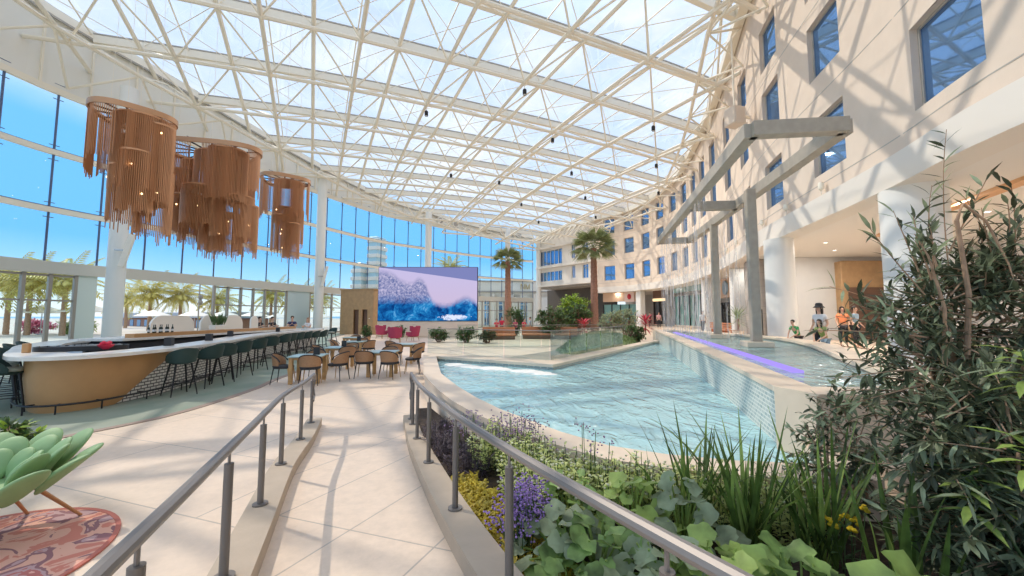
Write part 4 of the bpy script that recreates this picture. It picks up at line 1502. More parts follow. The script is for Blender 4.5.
fc = N(t, 'ShaderNodeFloatCurve')
cv_ = fc.mapping.curves[0]
pts = [(0, 0.97), (0.12, 0.93), (0.24, 0.78), (0.34, 0.74), (0.41, 0.82), (0.46, 0.76), (0.52, 0.52), (0.58, 0.36), (0.70, 0.32), (0.80, 0.40), (0.89, 0.47), (0.95, 0.42), (1, 0.34)]
cv_.points[0].location = pts[0]; cv_.points[1].location = pts[-1]
for p in pts[1:-1]:
    cv_.points.new(*p)
fc.mapping.update()
t.links.new(U, fc.inputs['Value'])
def noise(scale, det, dist=0.0):
    n_ = N(t, 'ShaderNodeTexNoise')
    n_.inputs['Scale'].default_value = scale; n_.inputs['Detail'].default_value = det; n_.inputs['Distortion'].default_value = dist
    n_.inputs['Roughness'].default_value = 0.7
    mp_ = N(t, 'ShaderNodeMapping'); mp_.inputs['Scale'].default_value = (1.85, 1, 1)
    t.links.new(tcn.outputs['Generated'], mp_.inputs[0]); t.links.new(mp_.outputs[0], n_.inputs[0])
    return n_.outputs[0]
nb, nf = noise(5, 6, 1.0), noise(22, 6, 0.6)
crest = math_('ADD', fc.outputs[0], math_('MULTIPLY', math_('SUBTRACT', nf, 0.5), 0.16))
depth = math_('SUBTRACT', crest, V)
iw = N(t, 'ShaderNodeMapRange')
t.links.new(depth, iw.inputs[0]); iw.inputs[1].default_value = -0.02; iw.inputs[2].default_value = 0.10
inw = iw.outputs[0]
skyc = mixc(V, (0.50, 0.40, 0.54), (0.46, 0.42, 0.64))
band = math_('GREATER_THAN', V, math_('SUBTRACT', 1.0, math_('MULTIPLY', U, 0.26)))
skyc = mixc(band, skyc, (0.17, 0.19, 0.40))
r1 = ramp(t, [(0.36, (0.003, 0.03, 0.15)), (0.5, (0.006, 0.10, 0.32)), (0.62, (0.02, 0.22, 0.50)), (0.78, (0.28, 0.45, 0.68))])
t.links.new(math_('ADD', nb, math_('MULTIPLY', math_('SUBTRACT', nf, 0.5), 0.35)), r1.inputs[0])
spr = ramp(t, [(0.40, (0.10, 0.13, 0.30)), (0.55, (0.34, 0.33, 0.50)), (0.68, (0.52, 0.47, 0.64))])
t.links.new(nf, spr.inputs[0])
isspray = N(t, 'ShaderNodeMapRange')
t.links.new(V, isspray.inputs[0]); isspray.inputs[1].default_value = 0.30; isspray.inputs[2].default_value = 0.50
wavec = mixc(isspray.outputs[0], r1.outputs[0], spr.outputs[0])
col = mixc(inw, skyc, wavec)
du = math_('DIVIDE', math_('SUBTRACT', U, 0.77), 0.13); dvv = math_('DIVIDE', math_('SUBTRACT', V, 0.06), 0.055)
foamm = math_('LESS_THAN', math_('ADD', math_('ADD', math_('MULTIPLY', du, du), math_('MULTIPLY', dvv, dvv)), math_('MULTIPLY', math_('SUBTRACT', nf, 0.5), 7.0)), 0.8)
col = mixc(foamm, col, (0.60, 0.66, 0.82))
em = N(t, 'ShaderNodeEmission'); em.inputs[1].default_value = 0.95
t.links.new(col, em.inputs[0]); t.links.new(em.outputs[0], t.nodes['Material Output'].inputs[0])
sc_ = thing('led_screen', 'giant outdoor video screen showing a breaking blue wave', 'screen', (-7.45, 34.0, 0))
MB().box((0, 0, 3.8), (8.75, 0.02, 4.72)).build('display', scr, sc_, smooth=False)
MB().box((0, 0.25, 3.8), (8.85, 0.44, 4.82)).build('cabinet', 'dark_metal', sc_)
MB().box((0, 0.3, 0.7), (8.85, 0.5, 1.38)).build('plinth', 'stucco', sc_)
k_ = thing('kiosk', 'tan wooden kiosk with two dark doorways left of the big screen', 'kiosk', (-15.4, 40.2, 0.0), R(-14))
m = MB()
for x0, x1, z0, z1 in ((-1.9, -0.35, 0, 4.5), (0.25, 0.65, 0, 4.5), (1.25, 1.9, 0, 4.5), (-0.35, 0.25, 2.5, 4.5), (0.65, 1.25, 2.5, 4.5)):
    m.box(((x0 + x1) / 2, -1.2, (z0 + z1) / 2), (x1 - x0, 0.16, z1 - z0))
m.box((-1.85, 0.1, 2.25), (0.14, 2.6, 4.5)).box((1.85, 0.1, 2.25), (0.14, 2.6, 4.5)).box((0, 1.35, 2.25), (3.7, 0.14, 4.5))
m.build('wall', 'kiosk_wood', k_)
MB().box((0, 0.1, 4.55), (4.0, 2.9, 0.12)).build('roof', 'kiosk_wood', k_)
for x in (-0.05, 0.95):
    MB().box((x, -1.0, 1.25), (0.6, 0.06, 2.5)).build('doorway', 'dark_brown', k_)  # dark panel paints in the shade inside each doorway
MB().box((1.5, -1.3, 1.6), (0.12, 0.03, 0.08)).build('wall_plate', 'white_paint', k_)
def wing(x, y, a, label):
    def mk():
        t = thing('wing_armchair', 'x', 'armchair')
        cushion(MB(), 0.66, 0.62, 0.30, 0.17).build('seat', 'red_fabric', t)
        shell(MB(), 0.30, R(200), R(340), lambda u: 0.34, lambda u: 1.02 - 0.10 * abs(2 * u - 1), 0.10, lean=0.18).build('backrest', 'red_fabric', t)
        for sx in (-1, 1):
            MB().box((sx * 0.34, 0.02, 0.50), (0.10, 0.52, 0.24)).build('armrest', 'red_fabric', t)
            MB().box((sx * 0.36, -0.14, 0.85), (0.09, 0.26, 0.34), R(sx * 8)).build('wing', 'red_fabric', t)
            for sy in (-1, 1):
                MB().cyl((sx * 0.26, sy * 0.24, 0.32), (sx * 0.31, sy * 0.30, 0), 0.022, 0.014, 8).build('leg', 'oak', t)
        return t
    put('w', mk, (x, y, 0), R(a), label, 'red wing armchairs', 1.1)
wing(-10.6, 31.6, -25, 'crimson wing armchair farthest left, near the left corner of the big screen')
wing(-8.05, 26.7, 10, 'crimson wing armchair nearest the camera, below the big screen')
wing(-7.35, 28.7, 70, 'crimson wing armchair on the right of the three, turned left')

# speakers on the glass wall columns
for x, y, l in ((-23.35, 23.0, 'white column loudspeaker on the nearest glass wall column'), (-18.9, 38.4, 'white column loudspeaker on the second glass wall column')):
    t = thing('loudspeaker', l, 'loudspeaker', (x, y, 5.2), R(30))
    m = MB(); m.box((0.1, 0, 0.6), (0.26, 0.34, 2.1), tilt=Matrix.Rotation(R(12), 3, 'Y')); m.build('cabinet', 'white_paint', t)
    MB().box((-0.22, 0, 0.6), (0.5, 0.10, 0.10)).build('bracket', 'steel', t)

# ================================================================ fences, mound
def fence(pts, z0, h, n, label):
    t = thing('glass_fence', label, 'glass fence', (pts[0][0], pts[0][1], z0))
    for (a, b), k in zip(zip(pts, pts[1:]), n):
        a, b = Vector(a) - Vector(pts[0]), Vector(b) - Vector(pts[0])
        for i in range(k):
            p, q = a.lerp(b, i / k + 0.006), a.lerp(b, (i + 1) / k - 0.006)
            c = (p + q) / 2
            o = MB().box((c.x, c.y, h / 2), ((q - p).length, 0.016, h), math.atan2(q.y - p.y, q.x - p.x)).build('pane', 'fence_glass', t, smooth=False)
        m = MB(); m.cyl((a.x, a.y, h), (b.x, b.y, h), 0.016, n=6); m.build('cap_rail', 'rail_metal', t)
    return t
fence([(-3.0, 13.75), (1.12, 11.42), (4.9, 17.1)], 0.55, 0.86, (3, 5), 'frameless glass fence standing on the back coping of the pool')
fence([(-3.4, 24.0), (0.5, 23.2), (8.2, 25.5)], 0.0, 1.3, (3, 6), 'farther glass fence beyond the grass mound')
m = MB()
vs, fs = [], []
NXm = 26
for i in range(NXm + 1):
    for j in range(NXm + 1):
        u, v = i / NXm * 2 - 1, j / NXm * 2 - 1
        h = max(0, 1 - u * u - v * v)
        vs.append((4.5 + u * 2.6 + v * 0.8, 19.5 + v * 3.6 + u * 1.8, 0.98 * h ** 0.75 + 0.02 * sin(i * 3.1) * sin(j * 2.3) * h))
for i in range(NXm):
    for j in range(NXm):
        a = i * (NXm + 1) + j
        fs.append((a, a + NXm + 1, a + NXm + 2, a + 1))
m.add(vs, fs)
for k in range(2600):
    u, v = rnd.uniform(-1, 1), rnd.uniform(-1, 1)
    h = 1 - u * u - v * v
    if h <= 0.03:
        continue
    m.leaf((4.5 + u * 2.6 + v * 0.8, 19.5 + v * 3.6 + u * 1.8, 0.98 * h ** 0.75), (rnd.uniform(-.6, .6), rnd.uniform(-.6, .6), 1), (0.3, 1, 0), rnd.uniform(0.08, 0.2), 0.02)
tag(m.build('lawn_mound', 'turf'), 'low grassy mound behind the glass pool fence', 'grass', kind='stuff')
# terracotta planters / booths behind the fence
def booth(x, y, a, w, label):
    t = thing('banquette', label, 'bench', (x, y, 0), R(a), 'terracotta banquettes')
    cushion(MB(), w, 0.7, 0.30, 0.16, e=6).build('seat', 'terracotta', t)
    MB().box((0, 0.38, 0.62), (w, 0.16, 0.7)).build('backrest', 'terracotta', t)
    MB().box((0, 0.05, 0.16), (w * 0.94, 0.6, 0.3)).build('base', 'dark_brown', t)
booth(-1.0, 30.5, 8, 2.6, 'terracotta banquette behind the far fence, left one below the red shirts')
booth(2.0, 31.5, 0, 2.4, 'terracotta banquette behind the far fence, middle one')
booth(4.3, 31.0, -12, 1.8, 'terracotta banquette behind the far fence, right one before the shrubs')
# ================================================================ plants
def stemline(a, b, sag=0.0, n=5):
    a, b = Vector(a), Vector(b)
    return [a.lerp(b, k / n) + Vector((0, 0, sag * sin(pi * k / n))) for k in range(n + 1)]
def rv(r, s=1.0):
    return Vector((r.uniform(-s, s), r.uniform(-s, s), r.uniform(-s, s)))
def shrub(label, base, center, rad, ntw, leaves, L, w, lm, seed, wood='bark_tan', trunks=4, name='shrub', extra=(), tr=0.02, group=None, lm2=None, f2=0.0, spread=1.0, wr=0.005, bare=()):
    """woody shrub: trunks, twigs and alternate pointed leaves; lives in an ellipsoid crown"""
    r = random.Random(seed)
    t = thing(name, label, 'plant', base, 0, group)
    B = Vector(base); C = Vector(center) - B; Rr = Vector(rad)
    wd, lf, l2 = MB(), MB(), MB()
    tops = []
    for k in range(trunks):
        a = 2 * pi * k / trunks + r.uniform(-.4, .4)
        top = C + Vector((Rr.x * 0.45 * cos(a), Rr.y * 0.45 * sin(a), Rr.z * r.uniform(0.0, 0.6)))
        st = [Vector((0.06 * cos(a), 0.06 * sin(a), 0)).lerp(top, u / 6) + Vector((0.08 * sin(u * 1.3 + k), 0.06 * cos(u + k), 0)) * (u > 0) * min(1, Rr.x) for u in range(7)]
        wd.tube(st, [tr * (1 - 0.11 * u) for u in range(7)], 7)
        tops.append(st)
    def twig(a, b, n, big=1.0):
        mid = a.lerp(b, 0.5) + Vector((r.uniform(-.1, .1), r.uniform(-.1, .1), r.uniform(0.0, 0.15))) * min(1.0, (b - a).length)
        pts = [a * ((1 - u) ** 2) + mid * (2 * u * (1 - u)) + b * (u * u) for u in [k / 6 for k in range(7)]]
        wd.tube(pts, [wr * (1 - 0.12 * u) for u in range(7)], 4, cap=False)
        for k in range(n):
            u = 0.25 + 0.75 * (k + r.random()) / n
            p = a * ((1 - u) ** 2) + mid * (2 * u * (1 - u)) + b * (u * u)
            ax = (b - a).normalized()
            dd = (ax * r.uniform(0.2, 0.9) + rv(r) * 0.9 * spread).normalized()
            (l2 if (lm2 and r.random() < f2) else lf).leaf(p, dd, (r.uniform(-.4, .4), r.uniform(-.4, .4), 1), L * r.uniform(0.65, 1.2) * big, w * r.uniform(0.7, 1.2) * big, r.uniform(0.0, 0.3))
    for k in range(ntw):
        d = rv(r)
        while d.length > 1 or d.length < 0.35:
            d = rv(r)
        b = C + Vector((d.x * Rr.x, d.y * Rr.y, d.z * Rr.z))
        if b.z < 0.05:
            b.z = 0.05 + r.random() * 0.1
        st = tops[r.randrange(trunks)]
        a = min(st[2:], key=lambda q: (q - b).length)
        a = a.lerp(b, 0.15 if (a - b).length < 0.5 * Rr.length else 0.4)
        twig(a, b, leaves)
    for a, b, n in extra:
        twig(Vector(a) - B, Vector(b) - B, n)
    for pts, rr in bare:
        wd.tube([Vector(p) - B for p in pts], [rr * (1 - 0.85 * k / (len(pts) - 1)) for k in range(len(pts))], 7)
    wd.build('stems', wood, t)
    lf.build('leaves', lm, t, smooth=False)
    if l2.v:
        l2.build('second_leaves', lm2, t, smooth=False)
    return t
shrub('tall olive-like shrub at the right edge with long bare sprigs rising above it', (3.35, 2.9, 0.45), (3.45, 2.85, 1.72), (0.82, 0.5, 0.72), 230, 17, 0.14, 0.0145, 'leaf_dark', 11, trunks=5, tr=0.035,
      extra=[((3.2, 2.8, 2.1), (3.15, 2.7, 3.2), 20), ((3.2, 2.8, 2.3), (3.45, 2.7, 2.9), 14), ((3.0, 2.8, 2.1), (2.72, 2.7, 2.6), 12), ((2.9, 2.7, 1.8), (2.15, 2.6, 2.05), 20), ((2.9, 2.7, 1.7), (2.1, 2.7, 1.75), 18),
             ((2.9, 2.7, 2.0), (2.45, 2.6, 2.45), 14), ((3.0, 2.7, 2.2), (2.9, 2.6, 2.75), 12), ((2.8, 2.6, 1.5), (2.05, 2.5, 1.45), 16), ((2.75, 2.6, 1.4), (2.0, 2.5, 1.25), 14)] + [((2.85, 2.7, 1.1 + 0.03 * k), (2.66 - 0.028 * (k * 7 % 17), 2.62 + 0.02 * (k % 5), 1.05 + 0.042 * k), 15) for k in range(22)] + [((2.9, 2.65, 2.1), (2.7 + 0.05 * (k % 3), 2.55, 2.35 + 0.06 * k), 13) for k in range(4)] + [((3.4 + 0.02 * k, 2.8, 1.9 + 0.02 * k), (3.22 + 0.045 * (k * 5 % 11), 2.6 + 0.03 * (k % 4), 2.15 + 0.05 * k), 16) for k in range(13)], lm2='leaf_grey', f2=0.42, wr=0.007, bare=(([(3.2, 2.75, 1.4), (3.15, 2.65, 2.0), (3.05, 2.6, 2.5), (3.1, 2.6, 2.62), (3.25, 2.6, 2.5), (3.38, 2.6, 2.2), (3.42, 2.6, 2.0)], 0.018), ([(3.0, 2.7, 1.5), (2.92, 2.6, 1.9), (2.78, 2.55, 2.25), (2.7, 2.55, 2.4)], 0.014), ([(2.9, 2.6, 0.5), (2.95, 2.55, 1.0), (3.1, 2.6, 1.5)], 0.03)))  # paler grey leaves put light highlights into the dark crown
shrub('dense dark shrub filling the bottom right corner of the planting bed', (2.62, 2.15, 0.3), (2.62, 2.15, 0.92), (0.62, 0.42, 0.72), 270, 17, 0.125, 0.0145, 'leaf_dark', 12, trunks=6, tr=0.02, lm2='leaf_grey', f2=0.35)  # grey leaves again carry highlights painted into the crown
shrub('small-leaved grey-green shrub leaning against the stone end block of the pool', (2.45, 2.95, 0.25), (2.5, 2.95, 0.85), (0.48, 0.35, 0.5), 95, 12, 0.075, 0.015, 'leaf_grey', 13, trunks=4, tr=0.012, lm2='leaf_dark', f2=0.5)
def whorl(label, base, heads, seed):
    r = random.Random(seed)
    t = thing('leafy_plant', label, 'plant', base)
    B = Vector(base)
    m, l = MB(), MB()
    for h in heads:
        h = Vector(h) - B
        m.tube(stemline((0, 0, 0), h), 0.008, 5)
        for k in range(16):
            a = 2.4 * k
            l.leaf(h - Vector((0, 0, 0.012 * k)), (cos(a), sin(a), 0.55 - 0.05 * k), (0, 0, 1), r.uniform(0.14, 0.2), 0.022, 0.3)
    m.build('stems', 'leaf_mid', t)
    l.build('leaves', 'leaf_bright', t, smooth=False)
whorl('bright green leafy shoots standing out before the dark right-hand shrub', (2.65, 1.9, 0.3), [(2.5, 1.9, 1.68), (2.44, 1.88, 1.27), (2.3, 2.0, 1.05), (2.62, 1.85, 1.1)], 3)

def strap(label, base, n, h, spread, seed, w=0.0125):
    r = random.Random(seed)
    t = thing('strap_leaf_plant', label, 'plant', base)
    m, m1, m2 = MB(), MB(), MB()
    for k in range(n):
        a = r.uniform(0, 2 * pi)
        lean = r.uniform(0.05, spread)
        hh = h * r.uniform(0.55, 1.0)
        x0, y0 = r.uniform(-.09, .09), r.uniform(-.07, .07)
        bend = r.uniform(0, 0.35) if r.random() < 0.75 else r.uniform(0.5, 0.9)
        vs, fs = [], []
        S = 7
        sd = Vector((-sin(a), cos(a), 0))
        for i in range(S + 1):
            u = i / S
            d = lean * hh * (u + bend * u * u)
            p = Vector((x0 + d * cos(a), y0 + d * sin(a), hh * (u - bend * 0.45 * u ** 3)))
            ww = w * r.uniform(0.95, 1.05) * (1 - u ** 2.2) * (0.7 + 0.6 * min(1, u * 3))
            nn = Vector((cos(a), sin(a), 0)) * (ww * 0.35)
            vs += [p + sd * ww + nn, p, p - sd * ww + nn]
        for i in range(S):
            q = i * 3
            fs += [(q, q + 1, q + 4, q + 3), (q + 1, q + 2, q + 5, q + 4)]
        m.add(vs, fs)
        if k % 4 == 3:
            m2.v += m.v; m2.f += [tuple(i + len(m2.v) - len(m.v) for i in f) for f in m.f]
        else:
            m1.v += m.v; m1.f += [tuple(i + len(m1.v) - len(m.v) for i in f) for f in m.f]
        m = MB()
    m1.build('blades', 'leaf_strap', t)
    m2.build('sunlit_blades', 'leaf_bright', t)  # every fourth blade is brighter, sunlight put into its colour
    return t
strap('upright strap-leaved clump in the middle of the bed, left one of three', (1.35, 2.95, 0.25), 26, 1.0, 0.5, 21)
strap('upright strap-leaved clump in the middle of the bed, densest of three', (1.62, 2.75, 0.25), 42, 1.08, 0.55, 22)
strap('upright strap-leaved clump before the stone end block, right one of three', (1.98, 2.6, 0.25), 28, 1.10, 0.5, 23)
strap('dark sword-leaved clump at the left foot of the big right-hand shrub', (2.1, 2.15, 0.25), 14, 0.98, 0.25, 24, 0.02)
strap('two thin arching blades standing alone left of the strap-leaved clumps', (1.22, 3.2, 0.25), 5, 0.85, 0.6, 27, 0.014)

def broad(label, base, n, rad, h, seed, m1='leaf_broad'):
    r = random.Random(seed)
    t = thing('broad_leaf_plant', label, 'plant', base)
    m, s = MB(), MB()
    rs = rnd.getstate(); rnd.seed(seed)
    for k in range(n):
        a = 2.4 * k + r.uniform(-.3, .3)
        u = (k + 0.5) / n
        d = (0.06 + 0.25 * u)
        p = Vector((d * cos(a), d * sin(a), h * (1.05 - 0.75 * u) * r.uniform(0.8, 1.1)))
        s.tube(stemline((0, 0, 0), p, 0.03), 0.006, 5)
        m.blob_leaf(p - Vector((cos(a), sin(a), 0)) * 0.03, (cos(a), sin(a), r.uniform(-.7, .6)), (r.uniform(-.7, .7), r.uniform(-.9, .2), 1), rad * r.uniform(0.4, 0.9), 0.13)
    rnd.setstate(rs)
    s.build('stalks', 'leaf_bright', t)
    m.build('leaves', m1, t)
    return t
bl = [((0.34, 2.55, 0.24), 16, 0.085, 0.34, 'leaf_grey', 'grey-green broad-leaved plant right beside the post with purple flowers'),
      ((0.52, 2.42, 0.24), 16, 0.095, 0.36, 'leaf_broad', 'broad-leaved plant at the bottom of the bed, second from the purple flowers'),
      ((0.85, 2.3, 0.24), 16, 0.10, 0.36, 'leaf_grey', 'grey-green broad-leaved plant under the sloping rail, third from the purple flowers'),
      ((1.15, 2.2, 0.24), 15, 0.10, 0.34, 'leaf_bright', 'bright yellow-green broad-leaved plant below the strap-leaved clumps'),
      ((0.45, 2.95, 0.24), 16, 0.08, 0.44, 'leaf_broad', 'broad-leaved plant behind the rail, just right of the purple flowers'),
      ((0.85, 2.85, 0.24), 16, 0.085, 0.44, 'leaf_bright', 'light green broad-leaved plant above the rail left of the strap leaves'),
      ((1.15, 2.7, 0.24), 14, 0.09, 0.46, 'leaf_grey', 'pale grey broad-leaved plant against the left strap-leaved clump'),
      ((1.5, 2.1, 0.24), 14, 0.095, 0.34, 'leaf_broad', 'broad-leaved plant at the foot of the densest strap-leaved clump'),
      ((0.30, 2.15, 0.24), 14, 0.075, 0.26, 'leaf_broad', 'low broad-leaved plant against the right kerb at the bottom edge'),
      ((0.62, 1.95, 0.24), 15, 0.085, 0.28, 'leaf_grey', 'low grey-green plant at the bottom edge beside the right kerb'),
      ((1.72, 1.72, 0.26), 10, 0.12, 0.42, 'leaf_bright', 'large round light green leaves at the bottom edge, under the rail end')]
for k, (b_, n_, r_, h_, m_, l_) in enumerate(bl):
    broad(l_, b_, int(n_ * 2.1), r_, h_, 40 + k, m_)

def fine(label, base, rx, ry, h, stems, leaves, lm, seed, fl=None, fn=0, L=0.03, w=0.008, name='flowering_plant', fr_=0.012, cat='plant', stem='leaf_mid', top=0.35, kind=None):
    r = random.Random(seed)
    t = thing(name, label, cat, base)
    s, l, f = MB(), MB(), MB()
    for k in range(stems):
        a, q = r.uniform(0, 2 * pi), r.random() ** 0.5
        p0 = Vector((rx * q * cos(a), ry * q * sin(a), 0))
        p1 = p0 * 1.15 + Vector((r.uniform(-.05, .05), r.uniform(-.05, .05), h * r.uniform(0.6, 1.0) * (1.05 - 0.3 * q)))
        s.tube([p0 * 0.7, (p0 * 0.9 + p1) * 0.5, p1], 0.003, 4, cap=False)
        for j in range(leaves):
            u = r.uniform(0.1, 1.0)
            p = p0.lerp(p1, u)
            b = r.uniform(0, 6.28)
            l.leaf(p, (cos(b), sin(b), r.uniform(0.0, 0.9)), (0, 0.1, 1), L * r.uniform(0.6, 1.3), w * r.uniform(0.7, 1.2))
        for j in range(fn):
            p = p1 + Vector((r.uniform(-1, 1), r.uniform(-1, 1), r.uniform(-1.0, 0.5))) * top * 0.12
            f.ell(p, (fr_, fr_, fr_ * 0.7), 5, 4)
    s.build('stems', stem, t)
    l.build('leaves', lm, t, smooth=False)
    if f.v:
        f.build('flowers', fl, t, kind='stuff')
    return t
M['petal_cream'] = leafmat('petal_cream', (0.72, 0.72, 0.52))
pale = [((-0.15, 4.25, 0.22), 'pale variegated bushy plant right behind the dark purple plants'), ((0.2, 3.75, 0.22), 'pale variegated plant left of centre, under the mauve flower sprigs'), ((0.6, 3.4, 0.22), 'pale variegated plant along the pool coping, third from the left'),
        ((1.05, 3.18, 0.22), 'pale variegated plant along the pool coping, fourth from the left'), ((1.5, 3.08, 0.22), 'pale variegated plant behind the strap-leaved clumps'), ((2.0, 3.0, 0.22), 'pale variegated plant at the foot of the stone end block'), ((0.22, 3.3, 0.22), 'pale variegated plant between the second post and the purple flowers'), ((0.45, 3.05, 0.22), 'pale variegated plant in the middle of the bed, behind the broad leaves')]
for k, (b_, l_) in enumerate(pale):
    fine(l_, b_, 0.29, 0.22, 0.55, 80, 15, 'leaf_pale', 60 + k, 'petal_cream', 1, 0.052, 0.016)
fine('bright purple statice flowers massed beside a handrail post', (0.06, 2.72, 0.22), 0.10, 0.11, 0.52, 50, 2, 'leaf_grey', 71, 'petal_purple', 17, 0.05, 0.01, fr_=0.0085, top=0.9)
fine('smaller purple statice flowers just right of the large purple mass', (0.16, 3.0, 0.22), 0.10, 0.08, 0.5, 24, 3, 'leaf_grey', 72, 'petal_purple', 9, 0.05, 0.01, fr_=0.010, top=0.8)
fine('airy mauve flower sprigs rising before the pool water', (0.02, 4.15, 0.22), 0.22, 0.15, 0.72, 30, 1, 'leaf_pale', 73, 'petal_mauve', 11, 0.03, 0.006, fr_=0.010, top=1.0)
fine('faint mauve flower sprigs farther left along the pool wall', (-0.5, 4.65, 0.22), 0.16, 0.12, 0.55, 18, 1, 'leaf_pale', 74, 'petal_mauve', 8, 0.03, 0.006, fr_=0.009, top=0.9)
fine('thin mauve-tipped stalks standing over the coping in the middle', (0.6, 3.38, 0.22), 0.25, 0.10, 0.74, 9, 3, 'leaf_pale', 75, 'petal_mauve', 6, 0.04, 0.007, fr_=0.009, top=0.5)
fine('small yellow daisies before the stone end block', (2.12, 2.55, 0.25), 0.08, 0.06, 0.52, 7, 5, 'leaf_mid', 76, 'petal_yellow', 5, 0.06, 0.012, fr_=0.016, top=0.2)
for k, (b_, l_) in enumerate((((-0.95, 5.15, 0.2), 'dark purple spiky plant farthest along the right kerb'), ((-0.72, 4.65, 0.2), 'dark purple spiky plant in the middle of the dark group'), ((-0.45, 4.1, 0.2), 'dark purple spiky plant nearest the camera of the dark group'))):
    fine(l_, b_, 0.2, 0.24, 0.36, 46, 14, 'leaf_purple', 80 + k, None, 0, 0.085, 0.006, stem='leaf_purple', name='purple_leaf_plant')
# golden groundcover along the kerb
m = MB()
r = random.Random(90)
for k in range(5200):
    y = r.uniform(1.5, 3.75)
    s = min(RR.span(0, RR.L, 0.2), key=lambda q: abs(RR.at(q)[0].y - y))
    p = RR.off(s, -r.uniform(0.23, 0.23 + 0.45 * (1 - 0.4 * abs(y - 2.6))))
    a = r.uniform(0, 6.28)
    m.leaf((p.x, p.y + r.uniform(-.1, .1), 0.22 + r.uniform(0, 0.09)), (cos(a), sin(a), r.uniform(0.2, 1.4)), (0, 0, 1), r.uniform(0.03, 0.055), 0.011)
tag(m.build('groundcover', 'leaf_yellow', smooth=False), 'golden yellow groundcover along the right kerb of the ramp', 'groundcover', kind='stuff')

# left foreground bush with a pink bloom
shrub('low dark green bush at the left edge with yellow-green top leaves', (-6.35, 4.75, 0), (-6.35, 4.75, 0.30), (0.62, 0.45, 0.30), 80, 14, 0.12, 0.028, 'leaf_mid', 14, trunks=4, tr=0.015, lm2='leaf_lime', f2=0.30)
fine('single pink bloom beside the low bush at the left edge', (-5.55, 4.85, 0), 0.06, 0.06, 0.24, 8, 5, 'leaf_mid', 91, 'petal_pink', 9, 0.07, 0.015, fr_=0.024, top=0.5)

# ---------------------------------------------------------------- palms
def palm(label, base, h, tr_, L, n, seed, lm='leaf_mid', fan=False, name='palm_tree', group=None, wood='trunk', droop=0.5, seg=15):
    r = random.Random(seed)
    t = thing(name, label, 'palm tree', base, 0, group)
    prof = []
    k = int(h / 0.22)
    for i in range(k + 1):
        z = h * i / k
        rr = tr_ * (1.15 - 0.35 * i / k) * (1.05 if i % 2 else 0.95)
        prof.append((rr, z))
    MB().lathe((0, 0, 0), prof, 14).build('trunk', wood, t)
    protos = []
    if fan:
        droop = 0.28
    for v in range(3):
        m = MB()
        # one frond along +X
        pts = []
        dr = droop * (0.6 + 0.5 * v)
        for i in range(8):
            u = i / 7
            pts.append(Vector((L * u * (1 - 0.15 * dr * u), 0, L * (0.10 * u - dr * 0.75 * u * u))))
        m.tube(pts, [0.028 * (1 - 0.8 * i / 7) for i in range(8)], 4)
        for i in range(seg):
            u = (i + 1) / seg
            j = min(6, int(u * 7)); p = pts[j].lerp(pts[j + 1], u * 7 - j)
            for sy in (-1, 1):
                if fan:
                    if i < seg // 3:
                        continue
                    a = sy * R(78) * (1 - (i - seg / 3) / (seg * 0.72))
                    m.leaf(pts[3], (cos(a), sin(a), -0.25 - 0.2 * dr), (0, 0, 1), L * 0.60, L * 0.030, 0.25)
                else:
                    m.leaf(p, (0.75, sy * 0.8, -0.25 - 0.3 * dr), (0, 0, 1), L * 0.34 * (1.1 - 0.7 * u), L * 0.024, 0.3)
        protos.append((m.v, m.f))
    for k in range(n):
        vs, fs = protos[k % 3]
        a = 2.399 * k
        el = (R(80) - R(98) * (k / n)) if fan else (R(66) - R(105) * (k / n))
        rot = Matrix.Rotation(a, 3, 'Z') @ Matrix.Rotation(-el, 3, 'Y')
        mm = MB()
        mm.v = [tuple(rot @ Vector(v) + Vector((0, 0, h - 0.05))) for v in vs]
        mm.f = fs
        mm.build('frond', lm, t, smooth=False)
    return t
M['leaf_palm'] = leafmat('leaf_palm', (0.24, 0.28, 0.12))
palm('tall indoor palm standing right of the big screen', (-0.47, 44, 0), 8.1, 0.36, 2.2, 22, 1, 'leaf_palm', fan=True)
palm('tall indoor palm nearer the hotel wall, right of the dark passage', (7.7, 36, 0), 8.2, 0.34, 2.5, 24, 2, 'leaf_palm', fan=True)
opl = [(-46, 49, 5.4, 'outdoor palm seen through the open bay, left one of the pair'), (-43, 50, 5.2, 'outdoor palm seen through the open bay, right one of the pair'), (-40.5, 53, 4.8, 'outdoor palm beyond the white post, right of the palm pair'), (-43, 37, 5.9, 'outdoor palm behind the rightmost panes of the left doors'), (-47, 37.5, 5.9, 'outdoor palm behind the middle panes of the left doors'), (-51, 39, 6.1, 'outdoor palm at the far left behind the door panes'),
       (-35, 56, 5.6, 'outdoor palm behind the left panes of the rear doors'), (-33.5, 60, 5.4, 'outdoor palm behind the middle panes of the rear doors'), (-11.3, 70, 11.2, 'outdoor palm crown showing over the top of the big screen'), (-60, 60, 5.2, 'distant outdoor palm beside the nearest glass wall column'), (-31.0, 62, 5.3, 'outdoor palm behind the right panes of the rear doors')]
for k, (x, y, h, l) in enumerate(opl):
    palm(l, (x, y, -0.5), h, 0.2, 3.3, 27, 10 + k, 'palm_out', droop=0.5, seg=13, wood='bark_tan')

